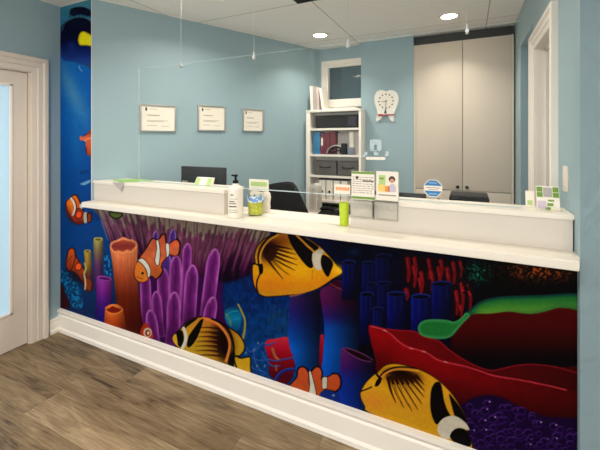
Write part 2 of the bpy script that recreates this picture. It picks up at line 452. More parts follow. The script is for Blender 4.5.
# ------------------------------------------------------------------ the painted mural
def build_mural():
    ST = 0.003
    X1 = XW-0.002; ZL, ZM, ZH = 0.150, LZ0-0.001, HC-0.004
    cw = A0.x - 0.002
    nx = int(round(X1/ST)); xs = np.linspace(0.002, X1, nx+1)
    ic = int(np.argmin(abs(xs-cw)))
    n1 = int(round((ZM-ZL)/ST)); z1 = np.linspace(ZL, ZM, n1+1)
    n2 = int(round((ZH-ZM)/ST)); z2 = np.linspace(ZM, ZH, n2+1)[1:]
    GX, GZ = np.meshgrid(xs, z1); GX2, GZ2 = np.meshgrid(xs[:ic+1], z2)
    VX = np.concatenate([GX.ravel(), GX2.ravel()]); VZ = np.concatenate([GZ.ravel(), GZ2.ravel()])
    W = nx+1; i0 = np.arange(n1)[:, None]*W + np.arange(nx)[None, :]
    q1 = np.stack([i0, i0+1, i0+W+1, i0+W], -1).reshape(-1, 4)
    base = W*(n1+1); W2 = ic+1
    top = n1*W + np.arange(ic); b0 = base + np.arange(ic)
    qm = np.stack([top, top+1, b0+1, b0], -1)
    i2 = base + np.arange(n2-1)[:, None]*W2 + np.arange(ic)[None, :]
    q2 = np.stack([i2, i2+1, i2+W2+1, i2+W2], -1).reshape(-1, 4)
    quads = np.concatenate([q1, qm, q2])
    N = len(VX)
    # the artwork is laid out in the coordinates in which it was surveyed
    ax = VX-CAM[0]; ay = -CAM[1] - 0.004
    t = ax*FW[0] + ay*FW[1]; r = ax*RT[0] + ay*RT[1]
    x = 300 + FPX*r/t; y = HOR + FPX*(CH-VZ)/t
    C = np.zeros((N, 3))
    def c3(c): return np.array(c, float)/255.0
    def lerp(a, b_, f): return a + (b_-a)*f[:, None]
    def ss(a, b_, v):
        f = np.clip((v-a)/(b_-a), 0, 1); return f*f*(3-2*f)
    def hsh(ix, iy, s):
        h = np.sin(ix*127.1 + iy*311.7 + s*74.7)*43758.5453
        return h - np.floor(h)
    def noise(u, v, s=0):
        iu, iv = np.floor(u), np.floor(v); fu, fv = u-iu, v-iv
        fu = fu*fu*(3-2*fu); fv = fv*fv*(3-2*fv)
        a = hsh(iu, iv, s); b_ = hsh(iu+1, iv, s); c = hsh(iu, iv+1, s); d = hsh(iu+1, iv+1, s)
        return (a*(1-fu)+b_*fu)*(1-fv) + (c*(1-fu)+d*fu)*fv
    def fbm(u, v, s=0): return 0.55*noise(u, v, s)+0.3*noise(u*2.1, v*2.1, s+1)+0.15*noise(u*4.3, v*4.3, s+2)
    def spl(p, closed=True, k=5):
        p = np.array(p, float); n = len(p); o = []
        for i in range(n if closed else n-1):
            if closed: p0, p1, p2, p3 = p[i-1], p[i], p[(i+1) % n], p[(i+2) % n]
            else: p0, p1, p2, p3 = p[max(i-1, 0)], p[i], p[i+1], p[min(i+2, n-1)]
            for j in range(k):
                s = j/k
                o.append(0.5*((2*p1)+(-p0+p2)*s+(2*p0-5*p1+4*p2-p3)*s*s+(-p0+3*p1-3*p2+p3)*s**3))
        if not closed: o.append(p[-1])
        return np.array(o)
    def box_idx(p, m):
        return np.nonzero((x > p[:, 0].min()-m) & (x < p[:, 0].max()+m) & (y > p[:, 1].min()-m) & (y < p[:, 1].max()+m))[0]
    def segd(X_, Y_, a, b_):
        d = b_-a; L = d@d + 1e-9
        h = np.clip(((X_-a[0])*d[0]+(Y_-a[1])*d[1])/L, 0, 1)
        return np.hypot(X_-a[0]-h*d[0], Y_-a[1]-h*d[1]), h
    def put(i, a, c):
        C[i] = C[i]*(1-a[:, None]) + c*a[:, None]
    body = [None]
    def poly(p, col, soft=1.0, smooth=True, alpha=1.0, rim=None, rimw=1.2, keep=False):
        """filled outline; col is a colour or f(x, y, depth inside)"""
        p = spl(p) if smooth else np.array(p, float)
        i = box_idx(p, soft+1)
        if not len(i): return
        X_, Y_ = x[i], y[i]; dm = np.full(len(i), 1e9); ins = np.zeros(len(i), bool)
        for k in range(len(p)):
            a, b_ = p[k-1], p[k]
            d, _ = segd(X_, Y_, a, b_); dm = np.minimum(dm, d)
            if a[1] != b_[1]:
                c = ((a[1] > Y_) != (b_[1] > Y_)) & (X_ < (b_[0]-a[0])*(Y_-a[1])/(b_[1]-a[1])+a[0]); ins ^= c
        sd = np.where(ins, dm, -dm)
        a = ss(-soft/2, soft/2, sd)*alpha
        if keep:
            body[0] = np.zeros(N); body[0][i] = ss(0.3, 1.6, sd)
        c = col(X_, Y_, sd) if callable(col) else np.repeat(c3(col)[None], len(i), 0)
        if rim is not None: c = lerp(np.repeat(c3(rim)[None], len(i), 0), c, ss(rimw*0.4, rimw*1.6, sd))
        put(i, a, c)
    def line(p, w, col, alpha=1.0, smooth=True, w2=None, soft=0.9):
        p = spl(p, False) if smooth and len(p) > 2 else np.array(p, float)
        i = box_idx(p, w+2)
        if not len(i): return
        X_, Y_ = x[i], y[i]; best = np.full(len(i), -1e9); n = len(p)-1
        for k in range(n):
            d, h = segd(X_, Y_, p[k], p[k+1])
            wid = w if w2 is None else w + (w2-w)*((k+h)/n)
            best = np.maximum(best, wid/2-d)
        put(i, ss(-soft/2, soft/2, best)*alpha, np.repeat(c3(col)[None], len(i), 0))
    def rays(lst, col, w, w2, alpha=0.9, cut=None):
        """fan of tapering brush strokes"""
        for a, m_, e in lst: line([a, m_, e], w, col, alpha, w2=w2, soft=1.2)
    def ell(cx, cy, rx, ry, col, rot=0.0, soft=1.0, alpha=1.0, rim=None):
        th = np.linspace(0, 2*np.pi, 20, endpoint=False); ca, sa = math.cos(rot), math.sin(rot)
        poly(np.stack([cx+rx*np.cos(th)*ca-ry*np.sin(th)*sa, cy+rx*np.cos(th)*sa+ry*np.sin(th)*ca], 1), col, soft, False, alpha, rim)
    def glow(cx, cy, rx, ry, col, alpha, rot=0.0, p=1.0, clip=False):
        ca, sa = math.cos(rot), math.sin(rot)
        u = ((x-cx)*ca+(y-cy)*sa)/rx; v = (-(x-cx)*sa+(y-cy)*ca)/ry
        a = np.exp(-(u*u+v*v)**p)*alpha
        if clip: a = a*body[0]
        i = np.nonzero(a > 0.004)[0]; put(i, a[i], np.repeat(c3(col)[None], len(i), 0))
    def vgrad(stops):
        ys = [s[0] for s in stops]; cs = np.array([s[1] for s in stops], float)/255
        return lambda X_, Y_, d: np.stack([np.interp(Y_, ys, cs[:, k]) for k in range(3)], 1)

    # ---- background water: bright on the column, dark navy to the right
    colL = vgrad([(0, (84, 140, 152)), (22, (60, 126, 160)), (70, (28, 112, 182)), (120, (22, 104, 174)), (175, (10, 84, 150)), (225, (6, 74, 138)), (260, (4, 74, 130)), (310, (6, 50, 98))])(x, y, None)
    midc = vgrad([(230, (18, 46, 98)), (290, (6, 50, 108)), (320, (4, 64, 122)), (360, (6, 76, 136))])(x, y, None)
    rgt = vgrad([(240, (2, 6, 40)), (300, (2, 4, 40)), (340, (3, 3, 26)), (450, (4, 2, 18))])(x, y, None)
    C[:] = lerp(colL, midc, ss(100, 200, x)); C[:] = lerp(C, rgt, ss(285, 352, x))
    C[:] = lerp(C, np.repeat(c3((4, 3, 8))[None], N, 0), ss(440, 500, x))
    C *= (0.70 + 0.60*fbm(x/3.2, y/4.2, 3)*ss(95, 130, x) + 0.30*(1-ss(95, 130, x)))[:, None]
    # pale slanting streaks on the column
    d = ((x-74)-(y-96)*0.42); m = np.exp(-(d/9)**2)*np.exp(-((y-92)/34)**2)*(x < 95)
    C[:] = lerp(C, np.repeat(c3((112, 158, 184))[None], N, 0), m*0.62)
    d = ((x-76)-(y-140)*0.1); m = np.exp(-(d/6)**2)*np.exp(-((y-140)/26)**2)*(x < 95)
    C[:] = lerp(C, np.repeat(c3((60, 128, 172))[None], N, 0), m*0.35)

    # ---- dark blue fish at the top of the column
    poly([(61, 30), (64, 23), (70, 19), (78, 17.5), (86, 18.5), (92, 23), (96, 30), (96, 68), (86, 65.5), (74, 62), (61, 57.5)],
         vgrad([(17, (8, 14, 48)), (38, (8, 10, 56)), (48, (20, 38, 104)), (60, (44, 78, 148)), (66, (50, 90, 150))]), 1.2)
    poly([(68, 44), (73, 41), (75, 48), (74, 58), (69, 56)], (32, 60, 128), 4, alpha=0.7)
    line([(62, 31), (65, 23), (72, 18.6), (79, 17), (87, 18.4), (93, 23)], 1.0, (92, 140, 128), 0.75)
    poly([(69.5, 13.5), (71, 9), (77, 7), (85, 7.5), (91, 11), (92, 15.5), (88, 16), (80, 14.5), (73, 16)], (6, 14, 44), 1.4)
    for k in range(9): line([(70+k*2.5, 12), (69.3+k*2.5, 17.5)], 0.8, (10, 30, 66), 0.9)
    glow(66, 12, 5, 5, (52, 130, 142), 0.6)
    poly([(78, 38.5), (80, 33), (83.5, 31.2), (88.5, 33.2), (94, 37), (94, 46), (87, 45.6), (80, 45.2), (78.3, 42)], (240, 222, 40), 1.0, rim=(196, 178, 30))
    line([(79, 66), (80, 69), (82, 71)], 0.8, (170, 205, 215), 0.8)
    line([(86, 64.5), (89, 66.5), (93, 69)], 1.6, (66, 88, 104), 0.8)
    # orange fish cut by the column edge
    poly([(80, 135.5), (83, 137), (87, 133.5), (93, 129.5), (94, 152), (90, 156), (87, 154.5), (85.5, 148), (85.6, 142), (83, 140.5), (80, 140)],
         vgrad([(130, (150, 60, 50)), (138, (214, 116, 84)), (150, (190, 92, 60)), (157, (140, 70, 52))]), 0.9)
    line([(85, 140.5), (88, 138.5), (93, 138)], 2.0, (232, 150, 110), 0.8)
    line([(86, 147), (86.5, 153)], 1.0, (70, 20, 30), 0.8); line([(84, 135.5), (92, 132)], 0.8, (90, 25, 25), 0.7)
    for yy in (171.5, 173.5): line([(80, yy), (85, yy-0.6), (89, yy-1.2)], 0.7, (2, 36, 74), 0.7)
    poly([(80, 184), (83, 182.5), (90, 179.8), (90, 182.5), (84, 185.2)], (136, 172, 196), 1.2, alpha=0.85)
    # ---- two clownfish stacked at the left edge
    org = lambda top, bot, y0, y1: vgrad([(y0, top), (y1, bot)])
    poly([(66, 201.5), (69.5, 198), (74, 194.2), (77.5, 195.8), (80, 200.5), (82.5, 207), (84.5, 212), (84.5, 221.5), (80, 224.8), (74.5, 223.5), (70.5, 219), (67.2, 213), (65.6, 207)],
         org((216, 122, 44), (140, 52, 38), 197, 224), 1.0, rim=(60, 22, 18))
    poly([(66.5, 203), (69.5, 199), (72.5, 203), (73.5, 210), (71.5, 214), (68.5, 211)], (232, 138, 40), 2, alpha=0.8)
    line([(71, 198.4), (73.6, 202.4), (75, 208), (74, 212), (72.4, 215)], 2.0, (206, 208, 206))
    line([(73, 198), (75.6, 202.4), (76.4, 208), (75, 213)], 0.7, (30, 16, 18), 0.9)
    poly([(79.5, 205), (81.5, 204), (82.6, 208), (80.5, 209.5)], (196, 200, 200), 0.9)
    glow(69, 214, 3.5, 8, (110, 40, 30), 0.6, -0.3); glow(79, 222, 5, 2.4, (96, 36, 34), 0.6)
    ell(78.8, 214.6, 4.0, 4.6, (222, 96, 48), 0.3, 1.0, rim=(110, 30, 24)); line([(76, 209.5), (80, 208.6), (83.5, 211)], 1.0, (26, 14, 20), 0.9)
    poly([(83.8, 213), (87, 212.6), (87.6, 217), (86.6, 222.6), (84, 222)], (176, 172, 156), 0.9)
    poly([(87, 213.4), (90.6, 212.2), (92, 216), (91.2, 221.5), (88, 223.5), (87, 219)], (164, 76, 44), 0.9, rim=(50, 20, 24))
    # cyan branching coral under the second fish
    poly([(61, 270), (67, 269), (73, 276), (80, 290), (83, 306), (74, 308), (66, 294), (61, 282)],
         lambda X_, Y_, d: lerp(np.repeat(c3((6, 60, 104))[None], len(X_), 0), np.repeat(c3((30, 126, 170))[None], len(X_), 0), ss(0.3, 0.8, noise((X_+Y_*0.4)/1.5, (Y_-X_*0.4)/1.5, 8))), 2.0)
    poly([(61, 284), (65, 292), (70, 306), (61, 308)], (64, 8, 26), 2.5)
    poly([(66.4, 256), (68, 249.5), (71.6, 247.4), (75, 249.4), (76.6, 256), (80, 261.5), (86, 271), (92, 279.5), (93, 287), (90, 292.5), (86, 289.5), (80, 280), (74, 273), (68, 270.6), (65.2, 265.6)],
         org((196, 96, 46), (120, 52, 34), 248, 290), 1.0, rim=(52, 18, 16))
    line([(74.5, 250), (75.2, 258), (73, 266), (71, 270)], 0.9, (48, 18, 20), 0.9)
    line([(67.4, 262), (72, 256)], 0.7, (70, 22, 18), 0.7)
    glow(75, 277, 4, 8, (52, 16, 22), 0.75, -0.75); glow(88, 287, 3, 4.5, (150, 76, 44), 0.6); glow(70, 266, 2.4, 5, (140, 50, 36), 0.5)
    ell(78.4, 266.6, 3.9, 4.5, (232, 104, 48), 0.2, 1.0, rim=(120, 38, 24))
    # olive tubes behind
    def tube(x0t, x1t, yt, x0b, x1b, yb, f, shade=0.55, rimc=None, tilt=0.0, mouth=None, ry=2.2):
        def g(X_, Y_, d):
            c = f(X_, Y_, d); k = np.clip((Y_-yt)/(yb-yt), 0, 1)
            l = x0t+(x0b-x0t)*k; rr = x1t+(x1b-x1t)*k; u = np.clip((X_-l)/(rr-l), 0, 1)
            return c*(1.12 - shade*np.abs(u-0.34)**1.3*1.6)[:, None]
        mid = [(x0t+(x0b-x0t)*k, yt+(yb-yt)*k) for k in (0, .33, .66, 1)]; mr = [(x1t+(x1b-x1t)*k, yt+tilt+(yb-yt-tilt)*k) for k in (1, .66, .33, 0)]
        poly(mid+mr+[((x0t+x1t)/2, yt+tilt/2-ry*0.6)], g, 1.0)
        if rimc is not None:
            rot = math.atan2(tilt, x1t-x0t)
            ell((x0t+x1t)/2, yt+tilt/2+0.2, (x1t-x0t)/2-0.3, ry, rimc, rot)
            ell((x0t+x1t)/2, yt+tilt/2+0.5, (x1t-x0t)/2-1.4, ry*0.62, mouth, rot)
    tube(84, 91, 251, 86, 93, 278, vgrad([(250, (170, 150, 78)), (262, (150, 118, 52)), (278, (88, 50, 60))]), 0.5, (182, 164, 92), 0, (120, 94, 44), 1.6)
    tube(93.6, 103, 239, 94, 103, 290, vgrad([(238, (166, 156, 92)), (252, (126, 108, 84)), (266, (98, 60, 104)), (290, (60, 36, 100))]), 0.5, (186, 176, 110), 0, (112, 102, 46), 1.9)
    line([(84.8, 263.5), (86, 268), (84.2, 273)], 2.2, (172, 170, 90), 0.9); line([(84.2, 275), (85.4, 282), (85, 289)], 1.8, (196, 180, 146), 0.9)
    line([(82.6, 274), (83.6, 283), (83.2, 289)], 0.7, (30, 12, 16), 0.8)
    poly([(105, 252), (109, 258), (111, 270), (110, 279), (106, 276), (104, 264)],
         lambda X_, Y_, d: lerp(np.repeat(c3((6, 62, 112))[None], len(X_), 0), np.repeat(c3((36, 136, 188))[None], len(X_), 0), ss(0.4, 0.7, noise(X_/1.6, Y_/2, 5))), 2.5)
    # purple backdrop of the anemone field
    poly([(137, 262), (150, 262), (170, 250), (200, 250), (224, 262), (222, 300), (224, 345), (120, 345), (138, 300)], vgrad([(250, (56, 18, 74)), (300, (78, 12, 92)), (335, (62, 8, 74))]), 5)
    # ---- fringe of a big anemone under the ledge
    def fringe(X_, Y_, d):
        top = 203 + (X_-95)*0.131
        h = np.clip((Y_-top)/np.interp(X_, [98, 130, 200, 262], [40, 50, 62, 46]), 0, 1.2)
        lean = np.interp(X_, [98, 120, 150, 200, 262], [0.45, 0.32, 0.12, -0.10, -0.42])
        u = X_ - lean*(Y_-top) + 3.0*(noise(X_/18, Y_/22, 12)-0.5)
        s = noise(u/2.1, Y_/34, 21); s2 = noise(u/4.6, Y_/50, 5)
        ca = np.stack([np.interp(h, [0, .34, .6, .85, 1.1], np.array(v)/255) for v in ([152, 150, 128, 84, 42], [136, 124, 84, 26, 12], [112, 116, 104, 72, 52])], 1)
        cd = np.stack([np.interp(h, [0, .34, .6, .85, 1.1], np.array(v)/255) for v in ([92, 86, 62, 36, 20], [80, 64, 26, 8, 4], [62, 66, 56, 38, 30])], 1)
        c = lerp(cd, ca, ss(0.22, 0.7, 0.65*s+0.35*s2))
        return c + (ss(0.74, 0.94, s)*(1-np.clip(h, 0, 1))*0.16)[:, None]
    poly([(99, 206), (101, 218), (106, 232), (112, 246), (120, 252), (140, 262), (165, 268), (200, 276), (222, 282), (240, 279), (256, 270), (266, 256), (270, 226), (262, 214), (180, 204)], fringe, 4)
    rt = random.Random(11)
    for k in range(58):
        xx = 101 + (k*2.80) % 162 + rt.uniform(-0.8, 0.8)
        lean = np.interp(xx, [98, 120, 150, 200, 262], [0.45, 0.32, 0.12, -0.10, -0.42])
        top = 203+(xx-95)*0.131; L = np.interp(xx, [98, 130, 200, 262], [26, 34, 40, 32])*rt.uniform(0.55, 1.1)
        y0_ = top + rt.uniform(-2, 6)
        P_ = [(xx, y0_), (xx+lean*L*0.4+rt.uniform(-0.8, 0.8), y0_+L*0.45), (xx+lean*L, y0_+L)]
        u_ = rt.random()
        line([(a+1.3, b_) for a, b_ in P_], 4.2, (46, 30, 44), 0.6, w2=1.6, soft=1.8)
        line(P_[:2], 3.4, (178-20*u_, 162-24*u_, 140-6*u_), 0.75, w2=2.6, soft=1.8); line(P_[1:], 2.8, (150-10*u_, 104-12*u_, 118), 0.55, w2=1.4, soft=1.8)
        line([P_[1], P_[2], (P_[2][0]+lean*L*0.4, P_[2][1]+L*0.4)], 2.8, (134, 64, 104) if u_ > 0.4 else (98, 42, 82), 0.55, w2=1.2, soft=1.4)
        if u_ > 0.55: line([(P_[0][0]-0.7, P_[0][1]), (P_[1][0]-0.6, P_[1][1])], 0.8, (196, 182, 166), 0.55, w2=0.4)
        if u_ > 0.75: ell(P_[0][0], y0_, 1.5, 1.1, (176, 160, 140), 0, 1.2, 0.6)
    for k, (a, b_, c, d) in enumerate([(100, 214, 108, 240), (103, 212, 112, 244), (108, 214, 117, 240), (114, 218, 122, 238)]):
        line([(a, b_), ((a+c)/2-0.6, (b_+d)/2), (c, d)], 2.0, (150, 126, 150), 0.55, w2=1.2)
    poly([(108.5, 211.5), (115, 212), (122.6, 213), (121.4, 217.4), (116, 219.2), (110.6, 217)], (118, 132, 62), 1.0, rim=(44, 50, 26), rimw=1.4)
    # ---- purple tube sponges of the far left
    tube(97, 112, 277, 96, 113, 323, vgrad([(276, (150, 72, 160)), (290, (128, 44, 140)), (306, (74, 26, 126)), (322, (26, 22, 110))]), 0.5, (168, 92, 174), 2.0, (96, 24, 104), 2.2)
    # ---- violet anemone fingers
    def finger(tx, ty, w, bx, by, hue=0):
        cA = ((124, 46, 128), (98, 62, 146))[hue]; cB = ((180, 104, 180), (140, 114, 186))[hue]; cD = ((70, 12, 78), (62, 30, 104))[hue]
        pts = []
        fr = [0, 0.012, 0.04, 0.09, 0.18, 0.32, 0.5, 0.75, 1.0]
        L = by-ty
        half = [w/2*(0.12 if f == 0 else math.sqrt(1-(1-min(f*L/(w*1.25), 1))**2)) for f in fr]
        for f, h_ in zip(fr, half): pts.append((tx+(bx-tx)*f-h_, ty+L*f))
        for f, h_ in zip(fr[::-1], half[::-1]): pts.append((tx+(bx-tx)*f+h_, ty+L*f))
        def g(X_, Y_, d):
            c = lerp(np.repeat(c3(cB)[None], len(X_), 0), np.repeat(c3(cA)[None], len(X_), 0), ss(0.2, w*0.26, d))
            c = lerp(c, np.repeat(c3(cD)[None], len(X_), 0), ss(w*0.26, w*0.5, d)*0.40)
            k = np.clip((Y_-ty)/(by-ty), 0, 1)
            c = lerp(c, np.repeat(c3(cD)[None], len(X_), 0), ss(0.35, 1, k)*0.6)
            return c*(0.9+0.2*noise(X_/3, Y_/9, 4))[:, None]
        poly(pts, g, 1.0)
        line([(tx-w*0.26, ty+w*0.50), (tx-w*0.14, ty+w*0.20), (tx+w*0.06, ty+w*0.08)], 0.9, (206, 140, 206), 0.6)
    for a in ((173, 229, 7, 171, 262, 1), (155.5, 231, 6, 156, 258, 1), (166, 252, 13, 165, 300, 1), (145, 272, 11, 147, 332), (163, 268, 13, 165, 335), (187.5, 243, 9.5, 184, 332),
              (215, 248.5, 14, 204, 335), (176, 255, 12.5, 174, 335), (192.5, 264.5, 13.5, 188, 335), (156, 291, 10.5, 159, 336), (213, 296.5, 13, 206, 335),
              (174, 291.5, 14, 173, 345), (150, 309.5, 12, 155, 350)): finger(*a)
    # ---- big orange tube and its small neighbour
    def tubeor(X_, Y_, d):
        c = vgrad([(240, (222, 148, 108)), (258, (210, 126, 84)), (276, (166, 84, 52)), (296, (116, 44, 22)), (326, (84, 20, 10))])(X_, Y_, d)
        l = 110+(Y_-243)*0.10; rr = 137+(Y_-243)*0.06; u = np.clip((X_-l)/(rr-l), 0, 1)
        return c*((1.10-0.5*np.abs(u-0.42)**1.4)*(0.93+0.14*noise(X_/1.6, Y_/26, 9)))[:, None]
    poly([(109.8, 246), (112.6, 241.4), (117.5, 239.6), (123.2, 237), (128, 239), (133, 239.6), (137.2, 243.6), (137.6, 251), (137.4, 270), (139.4, 300), (142, 336), (118, 336), (117, 310), (114.6, 285), (112.2, 262)], tubeor, 1.0)
    poly([(111.6, 246.8), (113.6, 243.2), (118, 241.6), (123.4, 239.8), (128, 241), (132, 241.8), (135.4, 245), (131.4, 250.2), (126.8, 249.6), (123, 251.4), (118.4, 250.4), (114.4, 250.8)],
         vgrad([(240, (184, 96, 66)), (246, (150, 62, 62)), (251, (168, 80, 60))]), 1.2)
    line([(110.6, 247.6), (114, 252), (118.6, 252), (123, 253.4), (127, 251.4), (132, 252), (136.6, 246.4)], 1.5, (240, 166, 112), 0.75)
    poly([(105, 310), (107.4, 306), (112, 304.2), (118, 304.8), (122.6, 308), (123.6, 312), (126, 336), (106, 336)],
         lambda X_, Y_, d: vgrad([(304, (230, 140, 78)), (316, (202, 104, 46)), (330, (150, 52, 12))])(X_, Y_, d)*(1.08-0.45*np.abs((X_-112)/10)**1.5*0.6)[:, None], 1.0)
    poly([(106.6, 310), (109.4, 308), (112.6, 306.2), (116, 307.6), (121, 309.4), (118.4, 312), (112, 312.8)], (140, 40, 16), 1.0)
    line([(106, 311), (112, 314), (118, 313), (122.6, 310)], 1.0, (242, 158, 84), 0.75)
    # ---- main clownfish
    poly([(133.6, 271), (136, 264), (140, 256.5), (145.4, 249), (149.6, 241.4), (153.6, 237.6), (157.4, 239.6), (160, 236), (163, 233.6), (165.8, 236), (166.2, 242.6), (170, 242.6), (174, 239.8), (178.4, 239.4),
          (180.4, 245.6), (179, 253.6), (175, 256.6), (170, 255.2), (166.4, 258.4), (162, 264.6), (163.4, 269), (161.6, 274), (156, 279.4), (151.4, 276.4), (148, 280.6), (142.4, 283), (137, 281), (134, 276.6)],
         lambda X_, Y_, d: vgrad([(236, (190, 92, 64)), (252, (216, 120, 80)), (268, (204, 112, 62)), (282, (180, 104, 50))])(X_, Y_, d)*(0.9+0.2*noise(X_/5, Y_/5, 2))[:, None], 1.0, rim=(80, 28, 26), rimw=0.9)
    poly([(135.6, 264.6), (138.4, 262.4), (143.4, 267), (146, 273), (147.4, 279.4), (142.6, 282), (137, 279.6), (134.6, 272)], (226, 140, 56), 2.0, alpha=0.85)
    line([(147, 247), (150, 241.2), (153.4, 238.2), (156, 239.6)], 1.3, (30, 16, 20), 0.85)
    line([(159.6, 238.4), (162, 234.4), (165, 234.6), (166.2, 240)], 1.6, (44, 20, 24), 0.9)
    line([(176.6, 239), (179.6, 241.8), (180.2, 247), (179, 254)], 1.8, (34, 16, 22), 0.9)
    line([(161.4, 267), (162.8, 270.4), (160.6, 275.4), (157, 278.8)], 1.5, (40, 18, 22), 0.9)
    wht = (220, 218, 206)
    poly([(137.8, 260.4), (141.4, 258), (145, 259.6), (149, 265), (151, 271), (150, 276.6), (147.6, 277.4), (146.4, 271), (142.6, 265)], wht, 0.9, rim=(40, 24, 26), rimw=0.6)
    poly([(155.8, 240.6), (158.6, 240.4), (160, 247), (160.4, 255), (159.2, 264.6), (156.4, 265.6), (154.6, 261), (155.4, 254), (156.4, 248)], wht, 0.9, rim=(40, 24, 26), rimw=0.6)
    poly([(165.6, 244), (168.8, 243.4), (169.8, 249), (169.2, 255), (166.6, 257.4), (165.8, 251)], wht, 0.9, rim=(50, 30, 30), rimw=0.5)
    ell(142.6, 273.2, 1.3, 1.3, (22, 14, 16)); line([(137, 276.6), (140, 278.4), (143, 278.6)], 0.6, (90, 40, 20), 0.8)
    # tiny clownfish peeping over the skirting
    poly([(140.6, 330), (142.4, 326), (145.4, 322.6), (149, 326), (151.6, 330), (153, 338), (141, 338)], (176, 62, 34), 1.0)
    ell(147.6, 332.6, 4.2, 4.8, (206, 196, 180)); ell(147.8, 333, 2.8, 3.4, (150, 52, 40)); ell(148.2, 333, 1.3, 1.8, (230, 200, 170))

    # ---- mid reef between the fish
    poly([(225, 311), (230, 308), (237, 308.6), (241, 314), (240, 328), (234, 331), (226, 322)], vgrad([(308, (8, 96, 130)), (318, (14, 132, 168)), (331, (10, 84, 130))]), 2.0)
    line([(226, 316), (231, 312), (238, 311)], 0.9, (80, 180, 200), 0.6); line([(228, 323), (233, 320), (239, 319)], 0.9, (60, 160, 190), 0.5)
    line([(226, 314), (229.4, 319.4), (231, 325)], 1.5, (124, 138, 80), 0.9)
    line([(238.2, 304.5), (241.4, 311), (244.8, 320), (244.6, 330), (243, 338)], 1.7, (158, 150, 74), 0.95, w2=2.6)
    for (cx, cy, hh) in ((272, 305, 14), (277, 302, 16), (283, 304, 15), (276, 314, 15), (281, 311, 16), (287, 309, 18), (270, 318, 16), (283, 322, 16), (277, 325, 16), (289, 320, 16), (271, 312, 12)):
        line([(cx-1.7, cy+hh), (cx-1.6, cy+2), (cx, cy), (cx+1.6, cy+2), (cx+1.7, cy+hh)], 0.9, (46, 84, 116), 0.55)
    rs = random.Random(3)
    for k in range(34):
        cx, cy = rs.uniform(244, 290), rs.uniform(292, 306) + rs.uniform(0, 10)
        ell(cx, cy, 1.2, 1.4, (24, 36, 112), 0, 1.4, 0.5)
    # red coral behind the tubes, blue worms before it
    poly([(264.6, 346), (267, 340.4), (273, 338.8), (292, 339.4), (294, 372), (284, 385), (270, 376), (268.6, 360)], vgrad([(338, (196, 62, 82)), (345, (186, 34, 62)), (358, (150, 14, 40)), (376, (90, 8, 34))]), 1.6)
    poly([(317, 337), (321, 335), (324, 338), (324, 378), (319, 374)], vgrad([(334, (180, 40, 66)), (350, (150, 14, 44)), (374, (96, 10, 40))]), 1.2)
    for p in ([(244, 345), (250, 352), (256, 350), (262, 344), (268, 345), (274, 343)], [(252, 358), (260, 361), (268, 360), (276, 361), (286, 359), (294, 358)],
              [(256, 346), (254, 356), (258, 368), (266, 374)], [(262, 352), (266, 360), (272, 366), (280, 366)], [(246, 362), (252, 368), (262, 372)]):
        line(p, 1.7, (36, 76, 150), 0.85); line([(a, b_-0.5) for a, b_ in p], 0.6, (104, 140, 196), 0.55)
    line([(275, 380), (281, 372.6), (289, 369.4), (298, 370)], 3.2, (34, 50, 128), 0.95); line([(275, 378.6), (281, 371.6), (289, 368.6), (297, 369)], 0.8, (70, 100, 180), 0.7)
    line([(272.6, 349), (275, 356), (278, 359)], 2.6, (168, 132, 80), 0.8); line([(276, 366), (276.4, 370)], 2.4, (170, 110, 60), 0.7)
    for (a, b_) in ((258, 343), (254, 350), (265, 366), (257, 366), (246, 353)): ell(a, b_, 1.0, 1.5, (126, 140, 150), 0.3, 1, 0.8)
    # ---- butterfly fish low at the left
    def blotch(cx, cy, rx, ry, rot, col, n_=1.0, alpha=0.95): glow(cx, cy, rx, ry, col, alpha, rot, n_)
    poly([(233.6, 357), (241, 357.4), (250.4, 356.6), (251.2, 366), (250, 378), (228, 378)], (206, 168, 44), 0.9, rim=(20, 14, 16), rimw=1.3)
    poly([(172.2, 337.6), (174.6, 334), (179.6, 328.4), (186.4, 322), (193, 318), (200.4, 316.2), (208, 317.8), (218, 321.8), (227, 326.2), (235, 330.4), (241, 336), (245, 343.4), (244.8, 350.6), (240, 356.6), (234.6, 358.2), (236, 378), (184, 352), (176, 346.8)],
         lambda X_, Y_, d: vgrad([(316, (206, 138, 52)), (330, (204, 154, 44)), (346, (196, 162, 48)), (366, (176, 146, 40))])(X_, Y_, d), 1.0, rim=(22, 14, 14), rimw=1.3, keep=True)
    glow(212, 322, 10, 5, (222, 140, 66), 0.8, 0.4, clip=True)
    glow(219, 341, 14, 18, (110, 52, 20), 0.7, -0.2, 1.2, clip=True); glow(222.5, 340, 9.5, 16, (30, 8, 8), 0.98, -0.25, 1.6, clip=True); glow(225, 350, 6.5, 11, (26, 8, 8), 0.9, -0.1, 1.3, clip=True)
    for k in range(7):
        yy = 328+k*4.6
        line([(219+k*0.6, yy+0.5), (208, yy-0.6), (199-k*0.8, yy-0.2)], 2.2, (60, 24, 10), 0.8, w2=0.3)
        line([(217, yy+2.9), (207, yy+1.8), (198, yy+1.8)], 0.9, (226, 180, 84), 0.45, w2=0.4)
    line([(203, 318), (213, 321), (222, 328), (228.4, 338), (229.6, 348), (226, 361)], 2.6, (222, 140, 72), 0.95)
    line([(212, 318.8), (222, 323.6), (229.4, 331.6), (233, 342), (233.6, 352), (230, 366)], 2.0, (20, 12, 14), 0.97)
    poly([(230.4, 355), (234, 350), (235, 357), (233, 368), (228, 364)], (16, 10, 12), 1.0)
    poly([(203.4, 319.4), (200.4, 330), (196, 340), (190, 347), (187, 345.4), (188.6, 336.6), (193, 329.6), (198, 323), (200.4, 320)], (18, 12, 14), 0.9)
    poly([(184.8, 325.6), (190, 320.8), (197.4, 318), (195, 320.8), (188, 326), (184, 329.4)], (20, 14, 14), 0.9)
    line([(186.4, 329), (190.8, 325), (197.4, 320.4)], 1.3, (196, 152, 66), 0.9)
